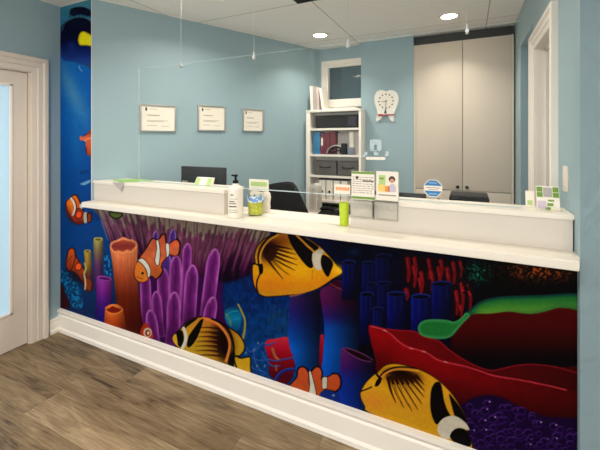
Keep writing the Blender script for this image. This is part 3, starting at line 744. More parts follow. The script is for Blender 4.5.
    poly([(176.8, 333), (181, 330), (183.4, 334), (183.8, 341), (181.6, 347.4), (178, 345), (176.6, 339)], (18, 12, 14), 0.9)
    line([(183.6, 328.4), (185.6, 334), (185.4, 341), (182.4, 348)], 3.2, (216, 212, 196))
    poly([(172.6, 337.4), (175.4, 334), (177, 338), (177.4, 346), (173.6, 342)], (218, 178, 58), 0.9)
    # ---- upper butterfly fish under the ledge
    poly([(344.4, 272), (338, 265.4), (332.4, 258.6), (326, 251.4), (319.6, 245.2), (310, 239), (300, 235), (288, 232), (278, 232.4), (270, 235), (262, 240), (256.4, 247), (254, 256), (254.6, 263), (252, 265), (251.8, 275), (253, 284), (257, 292.6), (264, 297), (275, 297), (287, 296), (300, 294.8), (312, 291.8), (322, 287.2), (332, 280.4), (340, 275.4)],
         lambda X_, Y_, d: vgrad([(233, (196, 136, 48)), (248, (214, 160, 30)), (268, (226, 170, 24)), (284, (220, 146, 28)), (297, (196, 150, 40))])(X_, Y_, d), 1.0, rim=(34, 22, 20), rimw=1.1, keep=True)
    glow(272, 286, 18, 7, (214, 132, 36), 0.5, 0.1, clip=True); glow(302, 272, 10, 9, (236, 186, 26), 0.6); glow(338, 270, 5, 5, (246, 204, 50), 0.8)
    glow(281, 241, 15, 7, (150, 84, 30), 0.7, -0.2, clip=True); glow(272, 252, 15, 11, (110, 54, 16), 0.65, -0.75, 1.2, clip=True); glow(268.6, 250, 10, 8.4, (36, 12, 8), 0.98, -0.85, 1.6, clip=True)
    rays([((265, 256), (274, 268), (283, 279)), ((266.5, 255.6), (278, 266), (289, 275)), ((268, 254.6), (282, 263.4), (295, 270.4)), ((269.4, 253), (284, 260), (297, 265)), ((270.6, 251), (284, 255.6), (297, 259.6)),
          ((271.6, 248.6), (284, 251.4), (296, 254.4)), ((272.4, 246), (283, 247.4), (293, 249.6))], (56, 24, 6), 3.2, 0.3, 0.95)
    for a, e in (((272, 261.4), (286, 272)), ((275, 258.6), (292, 267.4)), ((277, 255), (295, 261.8)), ((278, 251.4), (294, 256.4))):
        line([a, e], 1.1, (236, 190, 60), 0.7, w2=0.6)
    line([(258.6, 265), (256, 255), (260, 246), (267, 238.6), (276, 234)], 1.2, (26, 16, 14), 0.0)
    line([(261, 268), (260.2, 256), (263.6, 247), (270, 239.6), (278, 235)], 1.8, (224, 170, 76), 0.75)
    line([(259, 266), (258.2, 256), (261.4, 246.4), (268, 238.4), (276, 233.8)], 1.7, (24, 14, 14), 0.95)
    line([(252.4, 263.4), (257, 264.4), (260, 267)], 1.4, (26, 16, 16), 0.9)
    poly([(259, 265), (262, 263.6), (263.2, 268), (262.6, 273), (260, 274.4), (258.8, 270)], (16, 10, 12), 0.9)
    line([(260.4, 273), (257.4, 280), (256.6, 287), (258, 292)], 1.5, (24, 16, 16), 0.9)
    poly([(288, 233.4), (296, 235.6), (300, 239), (306, 246), (313, 252.6), (312, 259), (313.4, 266), (309.6, 268), (303, 262), (296, 252.4), (290.4, 243)], (18, 12, 14), 0.9)
    poly([(298, 234.4), (306, 237), (314, 242.4), (319, 247), (314.4, 250.6), (308, 246), (302.4, 240)], (20, 13, 14), 0.9)
    line([(296.6, 235.6), (302, 240.6), (308, 246), (312.6, 250)], 1.7, (222, 158, 60), 0.95)
    line([(306, 238), (314, 243), (320, 248)], 0.9, (190, 138, 80), 0.7)
    poly([(312.6, 253.6), (316, 251), (320, 249.2), (324, 251.4), (321.4, 256), (320.4, 262), (321.6, 269), (317.4, 270), (313.6, 266), (312.2, 259.6)], (206, 198, 180), 0.9)
    poly([(322.4, 255), (326, 255.6), (330.6, 259), (333.2, 264), (331, 271), (328.2, 276.8), (324.6, 273.6), (321.4, 266.4), (320.8, 260)], (16, 11, 14), 0.9)
    line([(312.4, 270), (312, 280)], 0.6, (140, 90, 20), 0.6); line([(290, 296), (298, 294.4), (306, 291)], 1.4, (216, 130, 90), 0.7)
    # ---- blue barrel tubes
    def barrel(pts, f, cxl, cxr, e=0.75):
        poly(pts, lambda X_, Y_, d: f(X_, Y_, d)*(1.15-e*np.clip((X_-cxl)/(cxr-cxl), 0, 1)**1.2)[:, None], 1.2)
    b1 = vgrad([(294, (66, 38, 92)), (312, (44, 36, 112)), (330, (16, 66, 140)), (350, (10, 98, 184)), (392, (8, 84, 166))])
    barrel([(291, 298), (289.4, 315), (288, 330), (289.4, 346), (294, 360), (298, 380), (300, 396), (320, 396), (319, 360), (321, 320), (321, 292), (305, 296)], b1, 288, 320, 0.78)
    b2 = vgrad([(284, (96, 34, 86)), (302, (84, 22, 78)), (316, (52, 34, 110)), (328, (14, 82, 164)), (352, (10, 96, 184)), (395, (8, 78, 162))])
    barrel([(320, 292), (322.6, 312), (324.4, 330), (323, 356), (321, 398), (358, 398), (358, 360), (360, 325), (357, 296), (354, 285), (338, 280), (327, 286)], b2, 322, 361, 0.92)
    poly([(329, 284), (336, 281), (346, 283), (353, 288), (350, 290.6), (340, 288.6), (332, 287)], (66, 12, 40), 1.2)
    line([(330, 283.6), (336, 287), (344, 290), (351, 289.6), (352.6, 286.6)], 1.1, (176, 86, 106), 0.6)
    line([(291, 297), (298, 295.4), (306, 293)], 0.8, (190, 110, 90), 0.5)
    b3 = vgrad([(348, (100, 42, 100)), (366, (72, 28, 104)), (380, (24, 52, 140)), (410, (10, 60, 150))])
    barrel([(341, 352), (343, 347.6), (352, 349), (364, 354), (374, 360.6), (376, 372), (376, 420), (341, 412), (340.4, 375)], b3, 339, 378, 0.9)
    poly([(344, 349), (350, 349.4), (360, 353.6), (371, 360), (370, 361.8), (360, 359), (350, 354)], (36, 4, 24), 1.0)
    line([(344, 349), (352, 355), (362, 360), (371, 361.8)], 0.9, (150, 90, 140), 0.7); line([(346, 348), (356, 350.8), (366, 355.6), (373, 360)], 0.9, (150, 92, 124), 0.6)
    # ---- lower clownfish
    poly([(284, 392), (289.6, 384.4), (296.4, 377), (297, 370.4), (301, 366.4), (306, 367.8), (309, 372), (312, 370), (316, 366.4), (320.4, 367.6), (322.6, 372.4), (323.4, 376.4), (328, 376), (333, 373.4), (338, 374), (341, 379.6), (340.4, 387), (336, 391.8), (329, 390.6), (324, 391), (322, 400), (290, 400)],
         org((206, 96, 58), (188, 92, 46), 368, 392), 1.0, rim=(40, 18, 20), rimw=1.0)
    line([(297, 375), (298, 369), (302, 366.4), (306.4, 368.6), (309, 374), (309.4, 384)], 1.6, (26, 14, 18), 0.9)
    line([(311.6, 371), (316, 366.6), (320.4, 368), (322.4, 373), (321.4, 379)], 1.5, (26, 14, 18), 0.85)
    line([(332, 373.4), (338.4, 374.4), (341, 380), (340, 388), (335, 392)], 1.7, (24, 14, 18), 0.9)
    poly([(308.6, 371.4), (311.4, 372), (313.6, 380), (316.4, 393), (315, 400), (308, 398), (309.4, 386)], (212, 206, 192), 0.9, rim=(40, 24, 26), rimw=0.6)
    poly([(322.4, 377.4), (327, 377), (327.6, 382), (326.8, 388.4), (322.4, 388.6), (321.8, 383)], (206, 198, 184), 0.9, rim=(40, 24, 26), rimw=0.5)
    poly([(321, 392), (328, 391), (336, 393), (340, 398), (338, 404), (320, 402)], (26, 56, 130), 1.2); ell(333.4, 395.4, 1.6, 1.1, (150, 160, 190), 0, 1, 0.8)

    # ---- dim blue tube sponges, right of centre
    def pipe(x0, x1, yt, yb, k=1.0, ry=2.6):
        k *= 0.95; f = vgrad([(yt, (12*k, 26*k, 104*k)), (yt+20, (9*k, 18*k, 98*k)), (yb, (3*k, 6*k, 52*k))])
        poly([(x0, yt), (x0, yb), (x1, yb), (x1, yt)], lambda X_, Y_, d: f(X_, Y_, d)*(1.2-0.7*np.clip((X_-x0)/(x1-x0), 0, 1))[:, None], 1.2, smooth=False)
        ell((x0+x1)/2, yt, (x1-x0)/2, ry, (34*k, 52*k, 124*k)); ell((x0+x1)/2, yt+0.5, (x1-x0)/2-1.2, ry-0.9, (3, 4, 36))
        for q in range(6): line([(x0+1.2+q*(x1-x0-2.4)/5, yt+3), (x0+1.2+q*(x1-x0-2.4)/5, min(yb, yt+24-q*2))], 0.7, (40*k, 62*k, 150*k) if q % 2 == 0 else (4, 6, 50), 0.5)
    pipe(342, 356, 262, 300, 0.95); pipe(362, 376, 263, 300, 0.85); pipe(375, 392, 256, 300, 0.8)
    pipe(366, 377, 284, 330, 0.8, 2.4); pipe(377, 391, 283, 330, 0.8, 2.4)
    glow(354, 252, 7, 4, (10, 70, 96), 0.6)
    # red coral sprigs
    poly([(404, 253), (420, 256), (464, 262), (474, 285), (466, 305), (450, 322), (436, 300), (412, 292), (403, 275)], (40, 4, 12), 6, alpha=0.75)
    for (a, b_, L, w) in ((407.4, 259, 22, 4.6), (414.4, 258.6, 20, 4.2), (428.4, 260, 18, 4), (421, 273, 18, 4.2), (413.6, 266.6, 20, 4.2), (419.4, 279, 18, 4), (406, 290, 9, 5), (431, 272, 18, 4), (438.4, 268, 20, 4.6), (447, 269, 22, 4.6),
                     (453, 263, 20, 4.2), (460, 262, 14, 3.6), (440.6, 261, 14, 4), (461.4, 284, 26, 4.4), (469, 286, 24, 4), (456, 292, 22, 4.4), (460, 306, 12, 3.6)):
        line([(a, b_), (a+1.6, b_+L*0.5), (a+0.8, b_+L)], w, (132, 18, 30), 0.9, w2=w*0.6); line([(a-0.5, b_), (a+0.8, b_+L*0.4)], 1.0, (196, 64, 66), 0.6)
    pipe(360, 374, 294, 345, 0.95, 2.8); pipe(372.4, 384, 308.6, 345, 0.9, 2.2); pipe(387, 406, 294, 345, 1.05, 3); pipe(411, 430.6, 296.4, 345, 1.15, 3); pipe(431.4, 452, 283.6, 345, 0.95, 3)
    glow(478, 272, 12, 10, (24, 124, 100), 0.85); glow(540, 272, 36, 9, (160, 84, 30), 0.85, 0.06)
    i = np.nonzero((x > 462) & (x < 580) & (y > 258) & (y < 294))[0]
    tx = ss(0.45, 0.75, fbm(x[i]/1.7, y[i]/1.7, 31)); C[i] = C[i]*(0.32+1.2*tx)[:, None]
    # ---- cave under the green ledge
    poly([(452, 334), (462, 318), (478, 306), (500, 304), (584, 302), (584, 384), (540, 372), (500, 376), (470, 366), (452, 350)],
         vgrad([(305, (92, 5, 10)), (328, (82, 3, 8)), (346, (52, 2, 6)), (360, (14, 3, 10)), (372, (5, 5, 24))]), 2.0)
    grn = lambda X_, Y_, d: lerp(lerp(np.repeat(c3((10, 66, 66))[None], len(X_), 0), np.repeat(c3((40, 116, 62))[None], len(X_), 0), ss(0, 5, d)), np.repeat(c3((112, 164, 62))[None], len(X_), 0),
                                 ss(0.0, 1.0, np.clip((Y_-np.interp(X_, [455, 480, 500, 580], [322, 301, 297, 294]))/15, 0, 1))*np.interp(X_, [455, 478, 520, 580], [0.35, 1.0, 0.75, 0.55]))
    poly([(452, 334), (457, 324), (464, 315), (472, 307.4), (481, 301), (492, 297.6), (506, 296), (540, 295), (584, 294), (584, 310.4), (570, 308.6), (558, 308), (546, 311.4), (532, 313.8), (520, 313), (508, 311.6), (490, 313.6), (476, 313.8), (467, 317.4), (460, 326), (455, 333)], grn, 1.2)
    # ---- big red coral sheet
    def redc(X_, Y_, d):
        lip = np.interp(X_, [369, 390, 405, 425, 445, 465, 480, 495, 520, 545, 578], [326, 334, 345, 353, 362, 366, 371, 376, 380, 385, 392])
        a = np.repeat(c3((120, 6, 20))[None], len(X_), 0); b_ = np.repeat(c3((146, 8, 20))[None], len(X_), 0)
        c = lerp(a, b_, ss(-2, 2, Y_-lip))
        c = c*(1 - 0.42*ss(2, 46, Y_-lip))[:, None]
        return c*(np.interp(X_, [369, 420, 480, 580], [1.06, 1.0, 0.84, 0.60])*(0.92+0.16*fbm(X_/9, Y_/6, 6)))[:, None]
    poly([(368.6, 326.6), (373, 325.2), (385, 328.4), (400, 330), (414, 331), (425, 336.6), (439, 340.6), (450, 350), (466, 360.4), (480, 367), (492, 370), (505, 367.4), (522, 364.2), (540, 364.2), (560, 367.4), (586, 375), (586, 460), (470, 460), (380, 420), (376, 365), (371, 342)], redc, 1.1)
    line([(372, 325.8), (385, 328.8), (400, 330.4), (414, 331.6), (425, 337), (439, 341.4), (450, 350.6), (466, 361), (480, 367.6), (492, 370.6), (505, 368), (522, 364.8), (540, 364.8), (560, 368), (584, 375.4)], 1.1, (190, 50, 66), 0.55)
    line([(371, 326.4), (382, 329.4), (391, 334.4), (398, 341), (406, 346.4), (416, 349.4), (427, 353), (436, 359), (446, 362.4), (465, 366.4), (480, 371), (495, 376), (520, 380), (545, 385), (566, 390)], 1.5, (204, 74, 88), 0.8)
    for a, b_ in ((385, 330.6), (411, 348.6), (424, 351.6), (445.6, 362)): ell(a, b_, 2.2, 0.7, (232, 170, 170), 0.3, 1, 0.6)
    # green tongue in front of the coral
    poly([(417.8, 328.6), (420, 323), (426, 320), (436, 319.2), (447, 320), (454, 321.6), (461, 318), (466, 312.6), (470, 316), (464, 322), (457, 330), (451, 336.6), (442, 339), (430, 338), (421, 335)],
         lambda X_, Y_, d: lerp(np.repeat(c3((70, 150, 92))[None], len(X_), 0), np.repeat(c3((40, 122, 62))[None], len(X_), 0), ss(0.3, 4, d)), 1.1)
    # ---- purple bubble coral in the right corner
    poly([(458, 412), (466, 402), (478, 396), (492, 395), (506, 399), (522, 408), (545, 416), (586, 424), (586, 470), (455, 470)], (36, 9, 62), 5)
    for k in range(120):
        cx = rs.uniform(460, 582); cy = rs.uniform(396, 456)
        if cy < np.interp(cx, [460, 478, 492, 506, 545, 582], [410, 398, 397, 401, 418, 428])+2: continue
        r_ = rs.uniform(2.6, 5.0)
        ell(cx, cy, r_*1.15, r_, (54, 20, 92), 0.3, 1.4, 0.9); ell(cx+0.3, cy+0.4, r_*0.75, r_*0.6, (26, 6, 50), 0.3, 1.4, 0.8)
        line([(cx-r_*1.0, cy-r_*0.1), (cx-r_*0.4, cy-r_*0.75), (cx+r_*0.6, cy-r_*0.7)], 0.9, (130, 90, 160), 0.45)
        line([(cx-r_*0.6, cy+r_*0.6), (cx+r_*0.3, cy+r_*0.8), (cx+r_*1.0, cy+r_*0.2)], 0.8, (98, 58, 132), 0.35)
        if rs.random() < 0.25: ell(cx+r_*0.6, cy-r_*0.4, 0.9, 0.7, (216, 190, 222), 0, 0.8, 0.8)
    # ---- butterfly fish low at the right
    poly([(359.8, 396), (361, 389.6), (365.4, 382.4), (372, 375.6), (378, 371), (384, 365.6), (392, 363.2), (402, 364), (415, 367.4), (428, 373), (440, 381), (452, 393), (460, 405), (466, 417), (467.4, 425), (469, 435), (473, 448), (468, 460), (440, 445), (372, 415), (364, 406)],
         lambda X_, Y_, d: vgrad([(364, (222, 170, 34)), (380, (224, 176, 40)), (400, (214, 160, 46)), (430, (210, 164, 40))])(X_, Y_, d), 1.0, rim=(60, 36, 16), rimw=1.0, keep=True)
    glow(374, 401, 10, 8, (224, 144, 58), 0.6, 0.5, clip=True); glow(438, 379, 16, 3.4, (222, 146, 50), 0.6, 0.75, clip=True)
    glow(403, 378, 22, 9, (120, 62, 18), 0.65, 0.15, 1.2, clip=True); glow(402, 374.6, 16.5, 6, (34, 10, 6), 0.98, 0.14, 1.7, clip=True)
    rays([((388, 378), (391, 391), (396, 403)), ((391.4, 377.4), (396, 392), (404, 408)), ((395, 377), (402, 393), (412, 411)), ((399, 377), (407.6, 392), (418, 410)), ((403.4, 377), (412, 389.6), (422, 404)),
          ((408, 377), (415.4, 386), (424, 397)), ((412.6, 377), (418, 383.4), (424.6, 391)), ((416.4, 376.4), (420, 380), (424, 384.6))], (52, 20, 6), 3.8, 0.4, 0.95)
    for a, e in (((393.4, 385), (400, 401)), ((398.6, 385), (408, 403)), ((404, 385), (415, 403)), ((409.6, 385), (419, 398)), ((414.6, 383.6), (422, 392))):
        line([a, e], 1.3, (236, 190, 64), 0.75, w2=0.6)
    line([(380, 379), (385.6, 373.4), (394, 369.8), (404, 369.4), (418, 371)], 1.8, (226, 156, 70), 0.85)
    line([(379, 377.6), (385, 371.4), (394, 367.6), (405, 367), (417, 368.6)], 1.5, (22, 13, 14), 0.95)
    line([(375.6, 371.6), (377.6, 375.6), (381, 378.6)], 2.2, (20, 12, 14), 0.95)
    poly([(375, 384), (377.6, 379), (381.4, 377.6), (381, 382), (378.4, 385.6), (375.4, 386.6)], (16, 10, 12), 0.9)
    line([(360.6, 391.4), (366, 389.4), (371.6, 387)], 1.4, (22, 14, 14), 0.9)
    poly([(430.2, 400), (431.4, 389), (435.4, 382.4), (440.4, 383), (442.8, 392), (444, 400), (447, 409), (450.6, 417), (444, 418.4), (437, 424.4), (433, 419), (430.6, 410)], (17, 11, 13), 0.9)
    poly([(449, 394), (454, 399), (460.4, 408), (465.6, 418), (466, 423), (460, 420), (455, 416.6), (452, 407)], (18, 12, 14), 0.9)
    poly([(437.6, 428), (440, 421.4), (446, 417), (454, 415.8), (461, 419), (467, 424.6), (469, 430), (463, 428.4), (457, 428.4), (451.6, 433), (450, 439), (444, 438), (438.6, 434)], (208, 200, 184), 0.9)
    poly([(450, 437), (452.6, 431), (459, 428), (466.6, 430.6), (470, 438), (470.6, 446), (463, 446), (455, 442.6)], (16, 10, 12), 0.9)

    C *= ((0.955 + 0.09*fbm(x/2.4, y/2.4, 41))*(1 + 0.12*(1-ss(70, 135, x))))[:, None]  # left end brightened in the colour to offset the dim corner
    C[:] = np.clip(C, 0, 1)
    lc = np.where(C <= 0.04045, C/12.92, ((C+0.055)/1.055)**2.4)**1.25*MURAL_GAIN
    lc = np.clip(lc, 0, 0.92)
    # border skirt so that the print has the thickness of its backing sheet
    verts = np.stack([VX, np.full(N, -0.004), VZ], 1)
    me = bpy.data.meshes.new('mural')
    me.vertices.add(N); me.vertices.foreach_set('co', verts.ravel())
    nq = len(quads)
    me.loops.add(nq*4); me.loops.foreach_set('vertex_index', quads.ravel().astype(np.int32))
    me.polygons.add(nq); me.polygons.foreach_set('loop_start', (np.arange(nq)*4).astype(np.int32))
    me.update(calc_edges=True)
    at = me.color_attributes.new('print', 'FLOAT_COLOR', 'POINT')
    at.data.foreach_set('color', np.concatenate([lc, np.ones((N, 1))], 1).astype(np.float32).ravel())
    m, nt, bs = new_mat('printed mural vinyl')
    va = nt.nodes.new('ShaderNodeVertexColor'); va.layer_name = 'print'
    nt.links.new(va.outputs['Color'], bs.inputs['Base Color'])
    bs.inputs['Roughness'].default_value = 0.5; bs.inputs['Specular IOR Level'].default_value = 0.05
    me.materials.append(m)
    o = bpy.data.objects.new('mural', me); COL.objects.link(o)
    tag(o, 'colourful printed coral reef mural with striped fish covering the desk front and corner column', 'mural')
    # backing sheet as its part
    b = MB(); b.box(0.002, X1, -0.0035, 0.0, ZL, ZM); b.box(0.002, A0.x-0.002, -0.0035, 0.0, ZM, ZH)
    b.build('backing_sheet', M['white'], o, local=True)
MURAL_GAIN = 0.82
build_mural()

# ------------------------------------------------------------------ hanging acrylic screens
PY = 0.10          # plane of the screens
def screen(x0, x1, z0, z1, wires, label):
    t = thing('acrylic_screen', label, 'screen', ((x0+x1)/2, PY, z0), 0, 'clear screens hanging over the counter')
    b = MB(); b.box(x0, x1, PY-0.0025, PY+0.0025, z0, z1)
    for f in b.b.faces:
        f.material_index = 0 if abs(f.normal.y) > 0.5 else 1
    b.build('panel', None, t, mats=[M['acrylic'], M['edge']], smooth=False)
    e_ = 0.0045
    left_end = x0 < 1.2
    for nm, a in (('bottom_edge', (x0, x1, z0-e_, z0)), ('top_edge', (x0, x1, z1, z1+0.002)), ('side_edge', (x0-0.003, x0, z0-e_, z1+0.002)), ('side_edge', (x1, x1+0.003, z0-e_, z1+0.002))):
        if nm == 'side_edge' and not (left_end and a[0] < x0): continue
        box(nm, M['edge'] if nm != 'bottom_edge' else M['edge2'], a[0], a[1], PY-0.003, PY+0.003, a[2], a[3], t)
    for w in wires:
        b = MB(); b.cyl((w, PY, z1+0.005), (w, PY, HC), 0.0011, n=6); b.build('wire', M['steel'], t)
        b = MB(); b.cyl((w, PY-0.001, z1-0.026), (w, PY-0.001, z1+0.016), 0.0065, 0.005, n=12); b.cyl((w, PY-0.010, z1-0.014), (w, PY+0.010, z1-0.014), 0.008, n=14)
        b.build('clip', M['steel'], t)
    return t
def X_(px, py=100, Y=PY): return onY(px, py, Y)[0]
ztop = onY(225, 58.6, PY)[1]; zbot = onY(300, 191.8, PY)[1]
screen(X_(139), X_(311), zbot, ztop, (X_(181), X_(254)), 'clear acrylic screen hanging on two wires in front of the framed certificates')
scr = screen(X_(313), X_(521), zbot, ztop, (X_(348), X_(467)), 'clear acrylic screen hanging on two wires in front of the tooth clock and cabinets')

# stickers on the right screen
YS = PY-0.0026
def oct_pts(cx, cz, r, n=8, ph=PI/8): return [(cx+r*math.cos(ph+2*PI*k/n), cz+r*math.sin(ph+2*PI*k/n)) for k in range(n)]
cx, cz = onY(433, 188.3, YS); r_ = (onY(442.4, 188, YS)[0]-onY(423.8, 188, YS)[0])/2*1.06
st = MB().prism(oct_pts(cx, cz, r_), YS-0.001, YS, 'xz').build('sticker', M['paper'], scr, 'white edged blue octagonal sticker')
k = r_*0.92
def half(sgn, z_in):
    w = k*math.cos(PI/8); h = k*math.sin(PI/8)
    return [(cx-w, cz+sgn*z_in), (cx+w, cz+sgn*z_in), (cx+w, cz+sgn*max(h, z_in+0.001)), (cx+h, cz+sgn*w), (cx-h, cz+sgn*w), (cx-w, cz+sgn*max(h, z_in+0.001))]
MB().prism(half(1, r_*0.28), YS-0.0016, YS-0.001, 'xz').build('printed_band', M['blue'], st)
MB().prism(half(-1, r_*0.28), YS-0.0016, YS-0.001, 'xz').build('printed_band', M['blue'], st)
box('print_line', M['ink'], cx-r_*0.72, cx+r_*0.72, YS-0.0014, YS-0.001, cz+r_*0.02, cz+r_*0.10, st); box('print_line', M['ink'], cx-r_*0.5, cx+r_*0.55, YS-0.0014, YS-0.001, cz-r_*0.16, cz-r_*0.10, st)
for q in (0.52, -0.66): box('print_line', M['skyblue'], cx-r_*0.4, cx+r_*0.4, YS-0.0022, YS-0.0016, cz+r_*q, cz+r_*(q+0.12), st)
# pale decal of a face icon over a white strip
def rect(px0, px1, py0, py1, Y):
    a = onY((px0+px1)/2, py0, Y)[1]; c = onY((px0+px1)/2, py1, Y)[1]
    return onY(px0, py0, Y)[0], onY(px1, py0, Y)[0], min(a, c), max(a, c)
def rrect(x0, x1, z0, z1, r, n=5):
    o = []
    for (cx_, cz_, a0) in ((x1-r, z1-r, 0), (x0+r, z1-r, PI/2), (x0+r, z0+r, PI), (x1-r, z0+r, 3*PI/2)):
        o += [(cx_+r*math.cos(a0+PI/2*k_/n), cz_+r*math.sin(a0+PI/2*k_/n)) for k_ in range(n+1)]
    return o
x0, x1, z0, z1 = rect(369.8, 381.5, 139.5, 151, YS)
b = MB(); b.prism(rrect(x0, x1, z0, z1, 0.008), YS-0.0008, YS, 'xz'); dec = b.build('decal', M['frost'], scr, 'pale square decal with a small figure')
b = MB(); b.cyl(((x0+x1)/2, YS-0.0008, (z0+z1)/2-0.004), ((x0+x1)/2, YS-0.0014, (z0+z1)/2-0.004), 0.008); b.prism([((x0+x1)/2-0.012, z0+0.004), ((x0+x1)/2+0.012, z0+0.004), ((x0+x1)/2, z0+0.022)], YS-0.0014, YS-0.0008, 'xz')
b.build('print_figure', mat('slate print', rgb(110, 135, 150), 0.6), dec)
x0, x1, z0, z1 = rect(366, 385.3, 157, 159.8, YS)
MB().prism(rrect(x0, x1, z0, z1, 0.004), YS-0.0008, YS, 'xz').build('decal', M['paper'], scr, 'narrow white strip decal')
for px0, px1, py0, py1 in ((364.5, 367.5, 152, 155.4), (374, 378.5, 152.4, 155), (385.4, 388.6, 151.6, 156), (363, 365, 155, 157)):
    x0, x1, z0, z1 = rect(px0, px1, py0, py1, YS); box('decal', M['frost'], x0, x1, YS-0.0008, YS, z0, z1, scr, label='small pale mark')
x0, x1, z0, z1 = rect(334.5, 350.2, 184.5, 194, YS)
card = box('sticker', M['paper'], x0, x1, YS-0.001, YS, z0, z1, scr, label='white rectangular sticker with orange lettering')
x0, x1, z0, z1 = rect(336, 349.6, 187, 190.4, YS)
b = MB(); n = 9; w = (x1-x0)/n
for k in range(n): b.box(x0+k*w, x0+k*w+w*0.74, YS-0.0014, YS-0.001, z0, z1 - (0.002 if k % 3 == 1 else 0))
b.build('print_line', M['orange'], card)

# ------------------------------------------------------------------ brochures in the acrylic pocket on the riser front
HX0, HX1 = onY(350, 210, 0.02)[0], onY(398.6, 210, 0.02)[0]
t = thing('brochure_holder', 'clear two pocket brochure holder on the counter box beside the lime green cup', 'brochure holder', ((HX0+HX1)/2, 0.03, 1.06))
zt = 1.19; zb = onY(374, 219.6, 0.01)[1]
box('back_plate', M['clearplastic'], HX0, HX1, 0.0345, 0.0375, zb, 1.31, t)
b = MB(); b.box(HX0, HX1, -0.002, 0.0005, zb, zt-0.012); b.build('front_plate', M['clearplastic'], t)
b = MB(); b.box(HX0, HX1, 0.0005, 0.0345, zb, zb+0.003); b.box(HX0, HX0+0.003, 0.0005, 0.0345, zb+0.003, zt-0.012); b.box(HX1-0.003, HX1, 0.0005, 0.0345, zb+0.003, zt-0.012)
hm = (HX0+HX1)/2; b.box(hm-0.0015, hm+0.0015, 0.0005, 0.0345, zb+0.003, zt-0.012)
b.build('pocket_wall', M['clearplastic'], t)
zsh = onY(374, 200.4, 0.012)[1]
box('pocket_shelf', M['clearplastic'], HX0+0.003, HX1-0.003, 0.003, 0.034, zsh-0.004, zsh-0.001, t)
YB = 0.012
def brochure(px0, px1, py0, py1, label):
    x0, x1, z0, z1 = rect(px0, px1, py0, py1, YB)
    t = thing('brochure', label, 'brochure', ((x0+x1)/2, YB, z0), 0, 'brochures in the acrylic holder')
    for k in range(3):
        box('sheet', M['paper'], x0+k*0.001, x1-0.002+k*0.0005, YB+0.004*k, YB+0.004*k+0.003, z0, z1-0.0015*k, t)
    return t, x0, x1, z0, z1
t, x0, x1, z0, z1 = brochure(351.5, 374.6, 171.5, 200, 'green edged form brochure, left one in the clear holder')
fy = YB-0.0005
box('printed_band', M['green'], x0, x1, fy, YB, z1-0.012, z1-0.001, t); box('printed_band', M['green'], x0, x1, fy, YB, z0+0.004, z0+0.016, t)
b = MB(); rr = random.Random(7)
H = z1-z0
for row in range(8):
    zc = z1-0.026-row*(H-0.052)/8; xx = x0+0.006
    while xx < x1-0.012:
        w = rr.uniform(0.004, 0.014); b.box(xx, min(xx+w, x1-0.005), fy, YB, zc-0.0035, zc); xx += w+rr.uniform(0.003, 0.007)
b.build('print_line', M['ink'], t)
b = MB(); b.box(x0+0.055, x1-0.004, fy-0.0003, YB, z1-0.047, z1-0.042); b.cyl((x0+0.028, fy-0.0003, z1-0.030), (x0+0.028, YB, z1-0.030), 0.007); b.build('print_line', M['darkink'], t)
t, x0, x1, z0, z1 = brochure(376.2, 398.6, 171.5, 200.5, 'white photo brochure with a dark haired person, right one in the clear holder')
W_ = x1-x0; H = z1-z0
def pp(u0, u1, v0, v1, name, m, par, dy=0.0):   # u from left, v from top
    return box(name, m, x0+W_*u0, x0+W_*u1, fy-dy, YB, z1-H*v1, z1-H*v0, par)
pp(0.12, 0.42, 0.13, 0.46, 'printed_block', M['palegreen'], t); pp(0.08, 0.40, 0.46, 0.70, 'printed_block', M['yellow'], t); pp(0.40, 0.60, 0.50, 0.70, 'printed_block', M['orange'], t)
pp(0.10, 0.90, 0.80, 0.84, 'print_line', M['ink'], t); pp(0.14, 0.34, 0.22, 0.28, 'print_line', M['green'], t, 0.0004)
cx, cz = x0+W_*0.71, z1-H*0.28
b = MB(); b.cyl((cx, fy-0.0002, cz+0.002), (cx, YB, cz+0.002), W_*0.145); b.build('printed_hair', M['hair'], t)
b = MB(); b.cyl((cx, fy-0.0006, cz-0.005), (cx, YB, cz-0.005), W_*0.098); b.build('printed_face', M['skin'], t)
b = MB(); b.prism([(cx-W_*0.15, z1-H*0.70), (cx+W_*0.17, z1-H*0.70), (cx+W_*0.18, z1-H*0.52), (cx+W_*0.08, z1-H*0.42), (cx-W_*0.05, z1-H*0.42), (cx-W_*0.14, z1-H*0.52)], fy, YB, 'xz'); b.build('printed_shirt', M['lilac'], t)

# ------------------------------------------------------------------ things on the counter
# soap bottle
by = -0.014; bx = onY(235.6, 200, by)[0]
t = thing('pump_bottle', 'white pump bottle with a black nozzle standing on the ledge', 'bottle', (bx, by, LZ1))
b = MB(); R_ = 0.042
b.lathe([(0, 0.0), (R_*0.9, 0.0), (R_, 0.005), (R_, 0.152), (R_*0.96, 0.162), (R_*0.72, 0.175), (R_*0.42, 0.181), (R_*0.38, 0.190), (0, 0.190)], (bx, by, LZ1+0.0005))
b.build('bottle_body', M['bottle'], t)
b = MB(); b.lathe([(0, 0.190), (0.016, 0.190), (0.016, 0.205), (0.007, 0.207), (0.006, 0.226), (0.013, 0.228), (0.013, 0.238), (0, 0.239)], (bx, by, LZ1+0.0005), 16)
b.box(bx-0.026, bx+0.004, by-0.006, by+0.006, LZ1+0.229, LZ1+0.2385, 0.003)
b.build('pump', M['black'], t)
b = MB(); face = math.radians(-90+22)
def arc(b, zc, h, a0, a1, rad):
    n = 8
    for k in range(n):
        q0, q1 = a0+(a1-a0)*k/n, a0+(a1-a0)*(k+1)/n
        v = [b.b.verts.new((bx+rad*math.cos(q), by+rad*math.sin(q), LZ1+z)) for q, z in ((q0, zc), (q1, zc), (q1, zc+h), (q0, zc+h))]
        b.b.faces.new(v)
